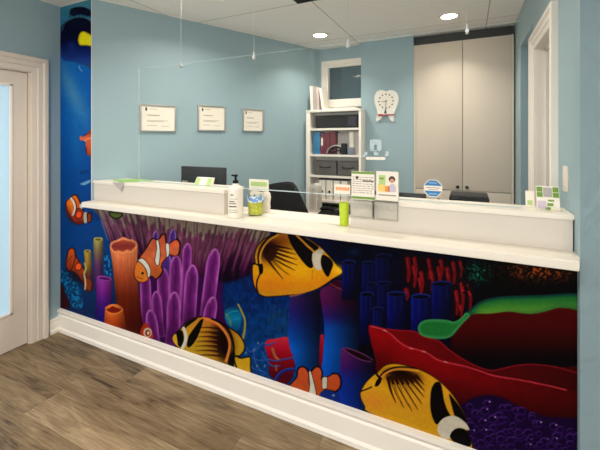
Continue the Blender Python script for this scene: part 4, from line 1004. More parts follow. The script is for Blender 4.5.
for zc, h, a0, a1 in ((0.127, 0.006, -0.45, -0.05), (0.107, 0.0015, -0.7, 0.55), (0.091, 0.005, -0.7, 0.1), (0.080, 0.004, -0.7, 0.3), (0.063, 0.006, -0.75, 0.35), (0.045, 0.0015, -0.7, 0.5), (0.034, 0.002, -0.7, 0.5)):
    arc(b, zc, h, face+a0, face+a1, R_+0.0006)
b.build('label_print', M['darkink'], t, smooth=False)

# jar of green picks
jy = 0.085; jx = onY(255.6, 205, jy)[0]; jr = 0.047
t = thing('plastic_cup', 'clear cup of lime green picks with a blue and white band beside the soap bottle', 'cup', (jx, jy, LZ1))
b = MB(); b.lathe([(0, 0.001), (jr*0.92, 0.001), (jr*1.06, 0.128), (jr*1.02, 0.128), (jr*0.9, 0.006), (0, 0.006)], (jx, jy, LZ1)); b.build('cup_wall', M['clearplastic'], t)
b = MB(); b.lathe([(0, 0.007), (jr*0.86, 0.007), (jr*0.93, 0.080), (jr*0.6, 0.088), (0, 0.084)], (jx, jy, LZ1)); b.build('pick_filling', M['picks'], t, kind='stuff')
m, nt, bs = new_mat('blue white flecked paper')
n = nt.nodes.new('ShaderNodeTexNoise'); n.inputs['Scale'].default_value = 55; n.inputs['Detail'].default_value = 1
tc = nt.nodes.new('ShaderNodeTexCoord'); nt.links.new(tc.outputs['Object'], n.inputs['Vector'])
cr = nt.nodes.new('ShaderNodeValToRGB'); cr.color_ramp.elements[0].position = 0.44; cr.color_ramp.elements[1].position = 0.54
cr.color_ramp.elements[0].color = rgb(105, 155, 215); cr.color_ramp.elements[1].color = rgb(238, 238, 232)
nt.links.new(n.outputs['Fac'], cr.inputs[0]); nt.links.new(cr.outputs[0], bs.inputs['Base Color'])
b = MB(); b.lathe([(jr*0.99, 0.078), (jr*1.035, 0.112), (jr*1.055, 0.112), (jr*1.01, 0.078), (jr*0.99, 0.078)], (jx, jy, LZ1)); b.build('paper_band', m, t)

# tooth shaped card holder behind the cup
ty = 0.175; tx = onY(260.2, 195, ty)[0]
t = thing('card_holder', 'white tooth shaped card holder behind the green filled cup', 'card holder', (tx, ty, LZ1))
k = 0.069
pts = [(tx+k*u, LZ1+0.0005+0.125*v) for u, v in ((-0.62, 0), (-0.86, 0.16), (-0.98, 0.45), (-1.02, 0.72), (-0.96, 0.92), (-0.72, 1.0), (-0.30, 0.965), (0, 0.94), (0.30, 0.965), (0.72, 1.0), (0.96, 0.92), (1.02, 0.72), (0.94, 0.45), (0.98, 0.22), (0.80, 0.0), (0.35, 0.0), (0.18, 0.22), (0, 0.30), (-0.18, 0.22), (-0.35, 0.0))]
b = MB(); b.prism(pts, ty-0.014, ty+0.014, 'xz')
bmesh.ops.bevel(b.b, geom=[e for e in b.b.edges if abs(e.verts[0].co.y-e.verts[1].co.y) < 1e-5], offset=0.005, segments=3, affect='EDGES')
b.build('tooth_body', M['bottle'], t)
x0, x1, z0, z1 = rect(249.5, 268.5, 179.5, 187, ty)
t2 = thing('business_card', 'pale green and white card standing in the tooth shaped holder', 'card', ((x0+x1)/2, ty, LZ1+0.126))
box('card_stock', M['paper'], x0, x1, ty-0.004, ty+0.004, LZ1+0.126, z1, t2)
box('printed_band', M['palegreen'], x0+0.014, x1-0.010, ty-0.0046, ty-0.004, z0+0.006, z1-0.014, t2)

# lime green cup at the right of the gap
gy_ = 0.066; gx_ = onY(344.2, 215, gy_)[0]
t = thing('tumbler', 'small lime green cup standing on the ledge beside the brochure holder', 'cup', (gx_, gy_, LZ1))
b = MB(); b.lathe([(0, 0.0005), (0.0205, 0.0005), (0.0225, 0.004), (0.0245, 0.112), (0.0235, 0.116), (0.0215, 0.114), (0.0195, 0.008), (0, 0.008)], (gx_, gy_, LZ1)); b.build('cup_wall', M['lime'], t)
b = MB(); b.lathe([(0.0240, 0.070), (0.0252, 0.106), (0.0256, 0.106), (0.0246, 0.070), (0.0240, 0.070)], (gx_, gy_, LZ1)); b.build('printed_band', M['lime'], t)

# pale blue tag beside the cup
x0, x1, z0, z1 = rect(343, 350, 197.5, 203, 0.2)
# green leaflet on the counter box, grey triangle below its edge
b = MB()
lz = CZ+0.001
v = [(0.505, 0.062), (0.70, 0.030), (0.86, 0.175), (0.60, 0.19)]
b.prism([(0.475, 0.085), (0.675, 0.002), (0.82, 0.165), (0.62, 0.195)], lz, lz+0.002, 'xy')
o = b.build('leaflet', M['leaflet'], None, 'green leaflet lying flat at the left end of the raised counter', 'leaflet', smooth=False)
wl = [onY(112.5, 182.3, 0.002), onY(124, 182.8, 0.002), onY(121.5, 191.5, 0.002)]
b = MB(); b.prism([(p[0], p[1]) for p in wl], 0.0008, 0.0022, 'xz'); b.build('grey_triangle', M['greypaper'], o, 'grey triangle below the leaflet edge')

# small green and white card stack near the left monitor
x0, x1, z0, z1 = rect(196, 213, 176.2, 184, 0.12)
t = thing('card_stand', 'little green and white card stand on the counter box below the left monitor', 'card stand', ((x0+x1)/2, 0.12, CZ))
def lean(b, x0, x1, z0, z1, yb, yt, th, tap=0.0):
    return b.hexa([(x0, yb, z0), (x1, yb, z0), (x1, yb+th, z0), (x0, yb+th, z0), (x0+tap, yt, z1), (x1-tap, yt, z1), (x1-tap, yt+th, z1), (x0+tap, yt+th, z1)])
zz = CZ+0.0005; hh = 0.050
lean(MB(), x0, x1, zz, zz+hh, 0.10, 0.125, 0.02, 0.004).build('card_stock', M['paper'], t)
w = x1-x0
lean(MB(), x0+0.006, x0+w*0.28, zz+0.003, zz+hh-0.003, 0.0995, 0.1235, 0.001).build('printed_band', M['palegreen'], t)
lean(MB(), x0+w*0.70, x1-0.008, zz+0.003, zz+hh-0.003, 0.0995, 0.1235, 0.001).build('printed_band', M['palegreen'], t)

# green checked appointment cards at the right end
x0, x1, z0, z1 = rect(536, 559, 186.5, 208, 0.13)
t = thing('card_stand', 'green and white chequered card stand at the right end of the raised counter', 'card stand', ((x0+x1)/2, 0.13, CZ))
zz = CZ+0.0005; hh = z1-zz; w = x1-x0
lean(MB(), x0, x1, zz, zz+hh, 0.105, 0.135, 0.004, 0.0).build('card_stock', M['paper'], t)
lean(MB(), x0-0.003, x1+0.003, zz, zz+0.022, 0.085, 0.078, 0.003).build('stand_lip', M['clearplastic'], t)
MB().box(x0-0.003, x1+0.003, 0.085, 0.150, zz, zz+0.003).build('stand_foot', M['clearplastic'], t)
def chk(u0, u1, v0, v1, m):
    za, zb_ = zz+hh*(1-v1), zz+hh*(1-v0); ya, yb_ = 0.105+0.03*(1-v1)-0.0008, 0.105+0.03*(1-v0)-0.0008
    lean(MB(), x0+w*u0, x0+w*u1, za, zb_, ya, yb_, 0.0008).build('printed_block', m, t)
for u0, u1, v0, v1 in ((0.02, 0.28, 0.03, 0.24), (0.02, 0.28, 0.26, 0.46), (0.72, 0.98, 0.03, 0.24), (0.72, 0.98, 0.26, 0.46), (0.50, 0.76, 0.56, 0.63), (0.46, 0.72, 0.70, 0.82), (0.36, 0.60, 0.87, 0.98)):
    chk(u0, u1, v0, v1, M['green'])
chk(0.31, 0.69, 0.05, 0.45, M['greypaper']); chk(0.03, 0.42, 0.62, 0.95, M['lilac'])
x0, x1, z0, z1 = rect(525.5, 534.5, 191, 206, 0.155)
t = thing('card_stand', 'small white card stand just left of the green chequered one', 'card stand', ((x0+x1)/2, 0.155, CZ))
lean(MB(), x0, x1, CZ+0.0005, z1, 0.145, 0.160, 0.004).build('card_stock', M['paper'], t)
lean(MB(), x0+0.006, x1-0.008, CZ+0.012, CZ+0.030, 0.1462, 0.1505, 0.001).build('printed_block', M['palegreen'], t)

# ------------------------------------------------------------------ office behind the counter
def monitor(px0, px1, py, Y, hgt, label, lw=None, x0=None):
    xa, zt = onY(px0, py, Y); xb = onY(px1, py, Y)[0]
    if x0 is not None: xa = x0
    xm = (xa+xb)/2
    t = thing('monitor', label, 'monitor', (xm, Y, 0.74), 0, 'computer monitors behind the counter')
    b = MB(); b.box(xa, xb, Y, Y+0.022, zt-hgt, zt, 0.006); b.box(xm-(xb-xa)*0.3, xm+(xb-xa)*0.3, Y-0.022, Y+0.001, zt-hgt*0.85, zt-hgt*0.25, 0.008)
    b.build('housing', M['dark'], t)
    b = MB(); b.box(xa+0.012, xb-0.012, Y+0.022, Y+0.0235, zt-hgt+0.016, zt-0.012); b.build('screen', M['black'], t)
    b = MB(); b.box(xm-0.03, xm+0.03, Y-0.034, Y-0.022, 0.75, zt-hgt*0.45, 0.004); b.build('neck', M['black'], t)
    b = MB(); b.box(xm-0.11, xm+0.11, Y-0.09, Y+0.09, 0.7405, 0.752, 0.004); b.build('base', M['black'], t)
    return t, xa, xb, zt
t, xa, xb, zt = monitor(181, 225, 166, 0.45, 0.30, 'black monitor seen from behind, below the framed certificates')
box('sticker', M['greypaper'], xa+0.015, xa+0.14, 0.4275+0.0215, 0.45, zt-0.135, zt-0.112, t, label='grey strip sticker')
monitor(398, 426, 192.4, 0.42, 0.30, 'black monitor just showing above the counter beside the octagonal sticker', x0=onY(398, 192, 0.42)[0]-0.22)
xa, zt = onY(449, 195.4, 0.42); xb = onY(489.6, 199.6, 0.42)[0]
t = thing('desktop_printer', 'black desktop printer top showing above the counter below the cabinet doors', 'printer', ((xa+xb)/2, 0.5, 0.74))
box('housing', M['black'], xa, xb, 0.42, 0.62, 0.7405, zt-0.006, t, 0.006); box('lid', M['black'], xa+0.004, xb-0.004, 0.424, 0.616, zt-0.006, zt, t, 0.002)
box('paper_slot', M['dark'], xa+0.03, xb-0.03, 0.418, 0.421, zt-0.12, zt-0.10, t)

# office chair
YCH = 1.12
t = thing('office_chair', 'black office chair whose backrest shows behind the counter gap', 'chair', (1.30, 0.98, 0))
def ptc(px, py, Y=YCH): return onY(px, py, Y)
out = [ptc(305.5, 213), ptc(300, 201), ptc(296, 192), ptc(293, 186.4), ptc(290, 183.2), ptc(285, 182.2), ptc(276, 183), ptc(268, 184.6), ptc(262, 187), ptc(257, 192), ptc(254, 200), ptc(252, 213)]
bot = [(out[-1][0]+0.03, 0.56), (out[0][0]-0.03, 0.56)]
poly_ = out+bot
b = MB(); b.prism(poly_, YCH, YCH+0.045, 'xz')
for v in b.b.verts: v.co.y += 0.35*(v.co.x-1.3)**2 + 0.10*max(0, v.co.z-0.8)
bmesh.ops.bevel(b.b, geom=[e for e in b.b.edges if abs(e.verts[0].co.y-e.verts[1].co.y) < 0.03], offset=0.012, segments=3, affect='EDGES')
b.build('backrest', M['blackfab'], t)
b = MB(); b.box(1.06, 1.54, 0.72, 1.14, 0.44, 0.52, 0.03, 3); b.build('seat', M['blackfab'], t)
b = MB(); b.box(1.27, 1.33, 1.0, 1.20, 0.40, 0.44, 0.004); b.box(1.27, 1.33, 1.155, 1.20, 0.42, 0.70, 0.006); b.build('back_bracket', M['black'], t)
b = MB(); b.cyl((1.3, 0.94, 0.10), (1.3, 0.94, 0.44), 0.026); b.build('column', M['black'], t)
for k in range(5):
    a = 2*PI*k/5+0.3; c, s = math.cos(a), math.sin(a)
    b = MB(); b.tube([(1.3, 0.94, 0.11), (1.3+0.14*c, 0.94+0.14*s, 0.10), (1.3+0.27*c, 0.94+0.27*s, 0.075)], 0.018); leg = b.build('leg', M['black'], t)
    b = MB(); b.cyl((1.3+0.27*c-0.012*s, 0.94+0.27*s+0.012*c, 0.0275), (1.3+0.27*c+0.012*s, 0.94+0.27*s-0.012*c, 0.0275), 0.027); b.build('caster', M['black'], leg)
for sx in (1.06, 1.54):
    b = MB(); b.tube([(sx, 0.95, 0.47), (sx+(0.03 if sx > 1.3 else -0.03), 0.95, 0.55), (sx+(0.03 if sx > 1.3 else -0.03), 0.97, 0.66)], 0.012); b.box(sx-0.03+(0.03 if sx > 1.3 else -0.03), sx+0.03+(0.03 if sx > 1.3 else -0.03), 0.83, 1.08, 0.66, 0.685, 0.01); b.build('armrest', M['black'], t)

# bookcase
YB0, YB1 = 1.77, 1.946
bx0, bz1 = onY(306, 110.4, YB0); bx1 = onY(361, 109.5, YB0)[0]
t = thing('bookcase', 'white open bookcase in the office corner below the high window', 'bookcase', ((bx0+bx1)/2, (YB0+YB1)/2, 0))
T_ = 0.024; sx0 = bx0+0.045
box('side_panel', M['white'], bx0, sx0, YB0, YB1, 0, bz1-T_, t, 0.002); box('side_panel', M['white'], bx1-T_, bx1, YB0, YB1, 0, bz1-T_, t, 0.002)
box('top_panel', M['white'], bx0, bx1, YB0-0.003, YB1, bz1-T_, bz1, t, 0.002)
box('back_panel', M['white'], sx0, bx1-T_, YB1-0.008, YB1, 0.06, bz1-T_, t)
SH = [onY(335, q, YB0)[1] for q in (128.0, 154.6, 176.0, 201.0)] + [0.53, 0.10]
for z in SH: box('shelf', M['white'], sx0, bx1-T_, YB0+0.004, YB1-0.008, z-0.022, z, t)
LX0, LX1 = sx0+0.004, bx1-T_-0.004
def fx(px): return onY(px, 130, YB0+0.03)[0]
# row 1: wide black box
t = thing('equipment_box', 'long black equipment box filling the top shelf of the bookcase', 'equipment box', ((LX0+LX1)/2, 1.8780, SH[0]))
z = SH[0]+0.001
xa, xb = fx(315.5), LX1-0.006
box('casing', M['black'], xa, xb, 1.8030, 1.9320, z, z+0.135, t, 0.006)
b = MB()
for k in range(4): b.box(xa+0.03, xb-0.16, 1.8000, 1.8035, z+0.03+k*0.022, z+0.036+k*0.022)
b.build('vent_slot', M['dark'], t)
b = MB(); b.box(xa+0.018, xa+0.035, 1.8010, 1.8035, z+0.112, z+0.121); b.box(xa+0.05, xa+0.10, 1.8010, 1.8035, z+0.114, z+0.120); b.build('print_line', M['ink'], t)
box('front_panel', mat('dark navy plastic', rgb(24, 26, 44), 0.4), xb-0.115, xb-0.03, 1.7990, 1.8035, z+0.02, z+0.115, t)
# row 2
z = SH[1]+0.001
def binder(name, xa, xb, h, m, label, y0=1.7930, d=0.138, group='binders and papers on the second shelf', lab=None, hole=False, z=z):
    t = thing(name, label, 'binder', ((xa+xb)/2, y0+d/2, z), 0, group)
    b = MB(); b.box(xa, xb, y0, y0+d, z, z+h, 0.004); b.build('cover', m, t)
    b = MB(); b.box(xa+0.005, xb-0.005, y0+0.01, y0+d+0.001, z+0.006, z+h+0.0012); b.build('pages', M['paper'], t)
    if lab: box('spine_label', lab, xa+(xb-xa)*0.18, xb-(xb-xa)*0.18, y0-0.001, y0, z+h*0.42, z+h*0.80, t)
    if hole:
        b = MB(); b.cyl(((xa+xb)/2, y0-0.0012, z+h*0.42), ((xa+xb)/2, y0+0.001, z+h*0.42), 0.013); b.build('finger_hole', M['black'], t)
    return t
binder('binder', fx(313.6), fx(320.2), 0.232, M['bluebinder'], 'bright blue binder at the left end of the second shelf')
binder('binder', fx(320.8), fx(323.8), 0.215, M['magenta'], 'thin plum binder with a white spine label beside the blue one', lab=M['paper'])
binder('binder', fx(324.2), fx(329.6), 0.236, M['maroon'], 'maroon binder right of the thin plum one')
binder('binder', fx(329.9), fx(335.4), 0.236, M['maroon'], 'maroon binder next to the leaning grey papers')
xa, xb = fx(336), fx(347.5)
b = MB(); b.hexa([(xa, 1.8380, z), (xb, 1.8380, z), (xb, 1.9320, z), (xa, 1.9320, z), (xa, 1.8580, z+0.225), (xb, 1.8580, z+0.232), (xb, 1.9320, z+0.232), (xa, 1.9320, z+0.225)])
b.build('paper_stack', M['greypaper'], None, 'upright bundle of grey papers in the middle of the second shelf', 'papers', 'binders and papers on the second shelf')
binder('binder', fx(348.6), fx(353.0), 0.236, M['paper'], 'white binder right of the grey papers on the second shelf', y0=1.8180, d=0.112)
binder('binder', fx(353.4), fx(358.6), 0.232, M['greypaper'], 'grey white binder at the right end of the second shelf', y0=1.8180, d=0.112)
# tangled headset with a dark box
t = thing('headset', 'black telephone headset with cable in front of the maroon binders', 'headset', (fx(335), 1.7800, z))
def sh(px, py, Y=1.7820): a = onY(px, py, Y); return (a[0], Y, a[1])
b = MB(); b.tube([sh(326.5, 153.2), sh(328, 149.5), sh(331.5, 146.4), sh(336, 145.2), sh(340.6, 146.6)], 0.006); b.build('headband', M['silver'], t)
b = MB(); b.tube([sh(328.6, 152.6), sh(332, 148.6), sh(337, 146.8), sh(341.5, 148.6)], 0.009); b.tube([sh(330, 152.2), sh(333, 152.4), sh(338, 150.2), sh(343, 152)], 0.007); b.build('cable', M['black'], t)
b = MB(); b.cyl((fx(343), 1.7740, z+0.035), (fx(343), 1.7900, z+0.035), 0.034); b.build('ear_cushion', M['black'], t)
box('gadget_box', M['black'], fx(341.2), fx(346.6), 1.7940, 1.8330, z, z+0.115, None, 0.005, label='dark upright gadget box behind the headset on the second shelf', cat='gadget')
box('tin', mat('grey blue tin', rgb(120, 125, 140), 0.5), fx(348.2), fx(354.4), 1.7730, 1.8120, z, z+0.075, None, 0.006, label='small blue grey tin in front of the white binder', cat='tin')
# row 3: two fabric baskets
z = SH[2]+0.001
for xa, xb, lab in ((fx(314.5), fx(336.3), 'dark grey fabric storage basket at the left of the third shelf'), (fx(338), LX1-0.008, 'dark grey fabric storage basket at the right of the third shelf')):
    t = thing('storage_basket', lab, 'basket', ((xa+xb)/2, 1.8880, z), 0, 'fabric baskets on the third shelf')
    b = MB(); hgt = 0.15
    b.box(xa, xb, 1.7900, 1.8020, z, z+hgt, 0.004); b.box(xa, xb, 1.9200, 1.9320, z, z+hgt, 0.004); b.box(xa, xa+0.012, 1.8020, 1.9200, z, z+hgt); b.box(xb-0.012, xb, 1.8020, 1.9200, z, z+hgt); b.box(xa, xb, 1.7900, 1.9320, z, z+0.008)
    b.build('basket_body', M['greybox'], t)
    xm = (xa+xb)/2
    b = MB(); b.tube([(xm-0.055, 1.7880, z+0.092), (xm-0.045, 1.7780, z+0.082), (xm, 1.7760, z+0.080), (xm+0.045, 1.7780, z+0.082), (xm+0.055, 1.7880, z+0.092)], 0.006); b.build('handle', M['black'], t)
    for s in (-1, 1):
        b = MB(); b.cyl((xm+s*0.055, 1.7865, z+0.092), (xm+s*0.055, 1.7910, z+0.092), 0.011); b.build('rivet', M['black'], t)
# row 4: white binders
z = SH[3]+0.001
names = ('first', 'second', 'third', 'fourth')
for k in range(4):
    xa = fx(319.2+k*7.35); xb = fx(319.2+k*7.35+6.3)
    binder('binder', xa, xb, 0.205, M['paper'], ('white binder with a dark finger hole nearest the rounded file on the fourth shelf', 'white binder with a dark finger hole, second from the rounded file', 'white binder partly behind the orange lettered sticker, third from the rounded file', 'white binder at the right end of the fourth shelf behind the orange lettered sticker')[k], y0=1.7900, d=0.138, group='white binders on the fourth shelf', hole=(k < 2), z=z)
box('folder', M['black'], fx(318.8), fx(348.6), 1.792, 1.925, z+0.2075, z+0.222, None, 0.002, label='flat black strip lying across the tops of the white binders', cat='folder')  # black strip added for the dark band above the binders
# row 5: dark green box
z = SH[4]+0.001
box('storage_box', M['darkgreen'], fx(319), LX1-0.01, 1.7880, 1.9320, z, z+0.235, None, 0.004, label='dark green box on the bookcase shelf under the white binders', cat='box')
# low cabinet before the bookcase with two things on it
t = thing('low_cabinet', 'low white cabinet in front of the bookcase, hidden by the counter', 'cabinet', (1.66, 1.48, 0))
box('body', M['laminate'], 1.40, 1.92, 1.36, 1.60, 0, 0.77, t, 0.003); box('door', M['laminate'], 1.41, 1.91, 1.348, 1.36, 0.05, 0.74, t, 0.002)
xa, xb = onY(311, 200, 1.50)[0], onY(318.8, 200, 1.50)[0]; zt = onY(315, 183.5, 1.5)[1]
pts = [(xa, 0.771), (xb, 0.771), (xb, zt-0.05)] + [((xa+xb)/2+(xb-xa)/2*math.cos(a), zt-0.045+0.045*math.sin(a)) for a in [PI*k/10 for k in range(1, 10)]] + [(xa, zt-0.05)]
b = MB(); b.prism(pts, 1.46, 1.58, 'xz'); t = b.build('magazine_file', M['laminate'], None, 'pale round topped file standing left of the white binders', 'file')
b = MB(); w = (xb-xa)
for k in range(4): b.box(xa+w*(0.2+0.17*k), xa+w*(0.25+0.17*k), 1.4585, 1.46, 0.79, zt-0.045)
b.build('edge_line', M['ink'], t)
# desk telephone
t = thing('telephone', 'low black desk telephone behind the counter gap below the white binders', 'telephone', (1.66, 1.42, 0.77))
b = MB(); b.hexa([(1.56, 1.37, 0.771), (1.84, 1.37, 0.771), (1.84, 1.56, 0.771), (1.56, 1.56, 0.771), (1.57, 1.38, 0.783), (1.83, 1.38, 0.783), (1.83, 1.555, 0.805), (1.57, 1.555, 0.805)]); b.build('body', M['black'], t)
b = MB(); b.tube([(1.58, 1.42, 0.80), (1.59, 1.425, 0.816), (1.63, 1.43, 0.822), (1.68, 1.435, 0.818), (1.70, 1.44, 0.802)], 0.018); b.build('handset', M['black'], t)
b = MB(); b.box(1.71, 1.81, 1.44, 1.53, 0.788, 0.81); b.build('keypad', M['dark'], t)

# folders and papers standing on top of the bookcase
z = bz1+0.001
def ptop(px, py, Y=1.79): return onY(px, py, Y)
lab = ('white folder leaning at the left on top of the bookcase', 'grey white folder second from the left on top of the bookcase', 'pink white folder in the middle of the leaning ones on the bookcase', 'white folder leaning beside the window frame on the bookcase')
for k, (p0, p1, pt0, pt1, ytop, m) in enumerate(((310.6, 313.2, 309.6, 312.4, 86, M['paper']), (313.6, 316.2, 312.8, 315.6, 86.4, M['greypaper']), (316.6, 319, 316, 318.6, 87, mat('pinkish card', rgb(205, 185, 180), 0.7)), (322, 324.6, 318.8, 321.2, 88, M['paper']))):
    xa, xb = ptop(p0, 105)[0], ptop(p1, 105)[0]; ta, tb = ptop(pt0, 90)[0], ptop(pt1, 90)[0]; zt = ptop((pt0+pt1)/2, ytop)[1]
    b = MB(); b.hexa([(xa, 1.79, z), (xb, 1.79, z), (xb, 1.94, z), (xa, 1.94, z), (ta, 1.79, zt), (tb, 1.79, zt), (tb, 1.94, zt), (ta, 1.94, zt)])
    b.build('folder', m, None, lab[k], 'folder', 'folders on top of the bookcase', smooth=False)
for k, (px0, px1, h0, h1, lab) in enumerate(((326, 357, 0.0, 0.010, 'flat pile of white papers lying on top of the bookcase'), (335, 352, 0.0105, 0.020, 'smaller paper lying on the flat pile on the bookcase'))):
    box('paper_sheaf', (M['paper'], M['greypaper'])[k], ptop(px0, 108)[0], ptop(px1, 108)[0], 1.78+0.02*k, 1.935, z+h0, z+h1, None, label=lab, cat='papers', group='papers on top of the bookcase')

# ---- tooth clock
YK = YC-0.022
K = lambda px, py: onY(px, py, YK)
t = thing('wall_clock', 'white tooth shaped clock on the teal wall beside the tall cabinets', 'clock', (K(386, 106)[0], YC, K(386, 122)[1]))
raw = [(374.2, 100), (374.6, 95.4), (376.4, 91.8), (379.6, 90.0), (383, 90.2), (386, 91.4), (389, 90.2), (392.6, 90.1), (396, 92), (398, 95.6), (398.4, 100), (397.4, 105), (395.4, 110), (394.0, 113.6), (393.7, 117), (394.2, 120.6), (392.8, 122), (390.6, 120.8), (388.8, 117.2), (386.6, 114.6), (384.4, 114.8), (382.0, 117.8), (379.4, 120.4), (377.2, 121.6), (375.8, 120.4), (376.4, 117), (377.4, 113.6), (376.8, 109.6), (375.2, 105)]
b = MB(); b.prism([K(*p) for p in raw], YK, YC, 'xz')
bmesh.ops.bevel(b.b, geom=[e for e in b.b.edges if all(abs(v.co.y-YK) < 1e-5 for v in e.verts)], offset=0.005, segments=3, affect='EDGES')
b.build('clock_body', mat('white glossy plastic', rgb(240, 236, 226), 0.3), t)
cx, cz = K(386, 101.2)
b = MB(); b.cyl((cx, YK-0.001, cz), (cx, YK+0.001, cz), 0.082, n=32); b.build('dial', M['paper'], t)
for k in range(12):
    a = PI/2-2*PI*k/12; r_ = 0.071
    b = MB(); b.cyl((cx+r_*math.cos(a), YK-0.0022, cz+r_*math.sin(a)), (cx+r_*math.cos(a), YK-0.001, cz+r_*math.sin(a)), 0.0075, n=10); b.build('hour_mark', M['darkink'], t)
def hand(name, ang, L, w, y):
    d = (math.cos(ang), math.sin(ang)); n_ = (-d[1], d[0])
    MB().prism([(cx-d[0]*0.012+n_[0]*w, cz-d[1]*0.012+n_[1]*w), (cx-d[0]*0.012-n_[0]*w, cz-d[1]*0.012-n_[1]*w), (cx+d[0]*L-n_[0]*w*0.5, cz+d[1]*L-n_[1]*w*0.5), (cx+d[0]*L+n_[0]*w*0.5, cz+d[1]*L+n_[1]*w*0.5)], y, y+0.001, 'xz').build(name, M['black'], t)
hand('hour_hand', math.radians(183), 0.046, 0.003, YK-0.0035); hand('minute_hand', math.radians(-92), 0.070, 0.0026, YK-0.0050)
xk, zk = K(385.4, 111.4)
MB().prism([(xk-0.014, zk-0.022), (xk+0.014, zk-0.022), (xk+0.005, zk+0.022), (xk-0.003, zk+0.022)], YK-0.002, YK-0.001, 'xz').build('printed_mark', M['darkink'], t)
b = MB(); p = [K(378.4, 115.2), K(384, 115.4), K(389, 114.8), K(394.6, 114.6)]
b.tube([(q[0], YK-0.008, q[1]) for q in p], 0.0065); b.box(p[0][0]-0.004, p[1][0]-0.010, YK-0.013, YK-0.001, p[0][1]-0.004, p[0][1]+0.010, 0.002)
b.build('toothbrush', M['red'], t, 'red toothbrush bar')

# ---- certificates on the splayed wall
def certificate(s0, s1, z0, z1, label, mark):
    p = A0 + AD*((s0+s1)/2)
    t = thing('framed_certificate', label, 'certificate', (p.x, p.y, z0), ARZ, 'framed certificates on the office wall')
    w = (s1-s0)/2; h = z1-z0
    def lb(b, u0, u1, d0, d1, v0, v1, bev=0.0): b.box(u0, u1, -d1, -d0, v0, v1, bev); return b
    b = MB(); fwid = 0.011
    lb(b, -w, -w+fwid, 0.0005, 0.018, 0, h, 0.002); lb(b, w-fwid, w, 0.0005, 0.018, 0, h, 0.002); lb(b, -w+fwid, w-fwid, 0.0005, 0.018, 0, fwid, 0.002); lb(b, -w+fwid, w-fwid, 0.0005, 0.018, h-fwid, h, 0.002)
    b.build('frame', M['silver'], t, local=True)
    lb(MB(), -w+fwid, w-fwid, 0.0005, 0.008, fwid, h-fwid).build('paper', M['paper'], t, local=True)
    b = MB()
    for v, u0, u1 in ((0.84, -0.48, -0.05), (0.62, -0.62, 0.1), (0.60, -0.55, 0.05), (0.42, -0.62, 0.55), (0.38, -0.6, 0.3), (0.24, -0.62, -0.05), (0.22, 0.15, 0.58)):
        lb(b, w*u0, w*u1, 0.008, 0.0085, h*v-0.003, h*v)
    b.build('print_line', M['ink'], t, local=True)
    b = MB(); lb(b, -w*0.70, -w*0.60, 0.008, 0.0087, h*0.76, h*0.88); b.build('print_mark', M['darkink'], t, local=True)
certificate(0.322, 0.607, 1.524, 1.742, 'framed certificate nearest the mural column, largest of the three', 0)
certificate(0.796, 1.061, 1.538, 1.766, 'framed certificate in the middle of the three on the teal wall', 1)
certificate(1.240, 1.478, 1.540, 1.760, 'framed certificate nearest the bookcase, on the teal wall', 2)

# ---- tall cabinets
zt = onY(463, 40, YC)[1]; zd = onY(463, 190.8, YC)[1]
t = thing('tall_cabinet', 'tall off white double door cabinet built in at the office back', 'cabinet', ((cab0+cab1)/2, YC+0.3, 0))
b = MB(); b.box(cab0+0.002, cab0+0.022, YC-0.002, YC+0.58, 0, zt); b.box(cab1-0.020, cab1, YC-0.002, YC+0.58, 0, zt); b.box(cab0+0.022, cab1-0.020, YC+0.02, YC+0.58, zt-0.02, zt); b.box(cab0+0.022, cab1-0.020, YC+0.56, YC+0.58, 0, zt-0.02); b.box(cab0+0.022, cab1-0.020, YC+0.02, YC+0.56, 0, 0.08)
b.build('body', M['cabinet'], t)
box('shade_strip', M['dark'], cab0+0.002, cab1, YC+0.05, YC+0.07, zt, HC-0.001, t, label='dark strip for the shade over the doors')  # dark strip stands for the shade in the gap above the cabinet
cm = onY(462.6, 100, YC)[0]
YD = YC-0.004
for side, (xa, xb) in (('l', (cab0+0.024, cm-0.002)), ('r', (cm+0.002, cab1-0.022))):
    d = box('door', M['cabinet'], xa, xb, YD, YC+0.018, zd+0.003, zt-0.002, t, 0.002)
    kx = cm-0.042 if side == 'l' else cm+0.036
    kb = MB().cyl((kx, YD, zd+0.034), (kx, YD-0.012, zd+0.034), 0.006, n=12).cyl((kx, YD-0.012, zd+0.034), (kx, YD-0.024, zd+0.034), 0.0155, 0.013, n=16)
    kb.build('knob', M['black'], d)
    for k in range(3):
        zz0 = zd-0.003-0.30*(k+1)+0.006
        if zz0 < 0.08: continue
        dr = box('drawer', M['cabinet'], xa, xb, YD, YC+0.018, zz0, zd-0.003-0.30*k, t, 0.002)
        MB().cyl(((xa+xb)/2, YD, zz0+0.2), ((xa+xb)/2, YD-0.022, zz0+0.2), 0.013, n=14).build('knob', M['black'], dr)

# ---- switch plate and lamps
t = thing('light_switch', 'tall ivory light switch plate on the right wall beside the doorway', 'light switch', (XW-0.003, 0.17, 1.238))
box('plate', M['switch'], XW-0.006, XW, 0.135, 0.205, 1.238, 1.345, t, 0.002); box('toggle', M['switch'], XW-0.011, XW-0.005, 0.155, 0.185, 1.262, 1.32, t, 0.002)

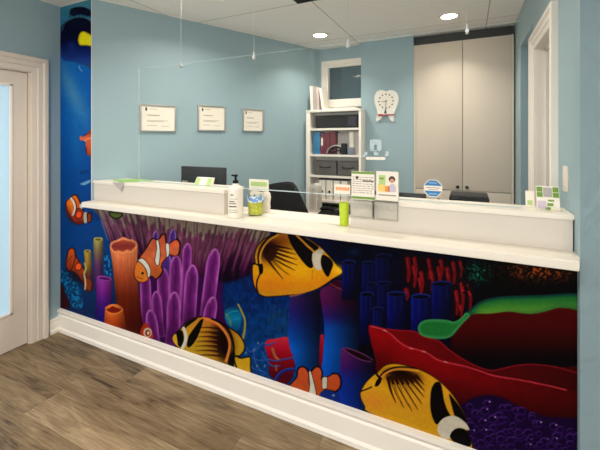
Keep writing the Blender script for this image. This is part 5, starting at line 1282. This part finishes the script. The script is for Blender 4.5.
M['lens'] = emit('lit lamp lens', (1.0, 0.86, 0.66, 1), 26.0)
def downlight(x, y, label, group, power, size=0.11, spread=120):
    t = thing('ceiling_downlight', label, 'ceiling light', (x, y, HC-0.001), 0, group)
    b = MB(); b.lathe([(0.060, -0.001), (0.062, -0.006), (0.080, -0.005), (0.084, -0.0005), (0.060, -0.0005)], (x, y, HC)); b.build('trim_ring', M['white'], t)
    b = MB(); b.lathe([(0, -0.0035), (0.0595, -0.0035), (0.0595, -0.001), (0, -0.001)], (x, y, HC)); b.build('lens', M['lens'], t)
    L = bpy.data.lights.new('downlight_beam', 'AREA'); L.shape = 'DISK'; L.size = size; L.energy = power; L.color = (1.0, 0.92, 0.83); L.spread = math.radians(spread)
    o = bpy.data.objects.new('downlight_beam', L); COL.objects.link(o); o.parent = t; o.location = (0, 0, -0.012)
    return t
downlight(1.529, 1.521, 'lit round downlight in the ceiling left of the clock wall', 'ceiling downlights', 4.5)
downlight(2.685, 1.502, 'lit round downlight in the ceiling above the tall cabinets', 'ceiling downlights', 4.5)
for x in (1.25, 2.35):  # unseen fill lamps added to brighten the counter and office walls
    downlight(x, 0.36, 'added round downlight straight above the counter, unseen', 'added counter fill lights', 8, spread=150)
for k, (x, y) in enumerate(((1.0, -1.2), (2.6, -1.2), (4.2, -1.2))):
    downlight(x, y, 'round ceiling downlight of the waiting room, outside the picture', 'waiting room downlights', (17, 10, 3)[k], spread=150)
# vent grille
vx, vy = 1.80, 0.62
t = thing('ceiling_vent', 'dark grille in the ceiling at the top edge above the certificates', 'vent', (vx, vy, HC))
b = MB(); frame(b, vx-0.12, vx+0.12, 0, 0.2, 0.012, 0, 0.006, 0)
for v in b.b.verts: v.co = Vector((v.co.x, vy-0.1+v.co.z, HC-0.0005-v.co.y))
b.build('frame', M['dark'], t)
b = MB()
for k in range(8): b.box(vx-0.108, vx+0.108, vy-0.085+k*0.022, vy-0.075+k*0.022, HC-0.005, HC-0.0005)
b.build('slats', M['black'], t)

# ------------------------------------------------------------------ world, camera, view
w = bpy.data.worlds.new('World'); S.world = w; w.use_nodes = True
bg = w.node_tree.nodes['Background']; bg.inputs['Color'].default_value = (1.0, 0.98, 0.95, 1); bg.inputs['Strength'].default_value = 1.95
cam = bpy.data.cameras.new('Camera'); co = bpy.data.objects.new('Camera', cam); COL.objects.link(co)
cam.sensor_fit = 'HORIZONTAL'; cam.sensor_width = 36.0; cam.lens = FPX/600*36.0; cam.shift_y = -(225-HOR)/600
cam.clip_start = 0.05
co.location = (CAM[0], CAM[1], CH); co.rotation_euler = (PI/2, 0, YAW)
S.camera = co
vs = S.view_settings
vs.view_transform = 'Standard'; vs.look = 'None'; vs.gamma = 1.0; vs.exposure = 0.06; vs.use_curve_mapping = False
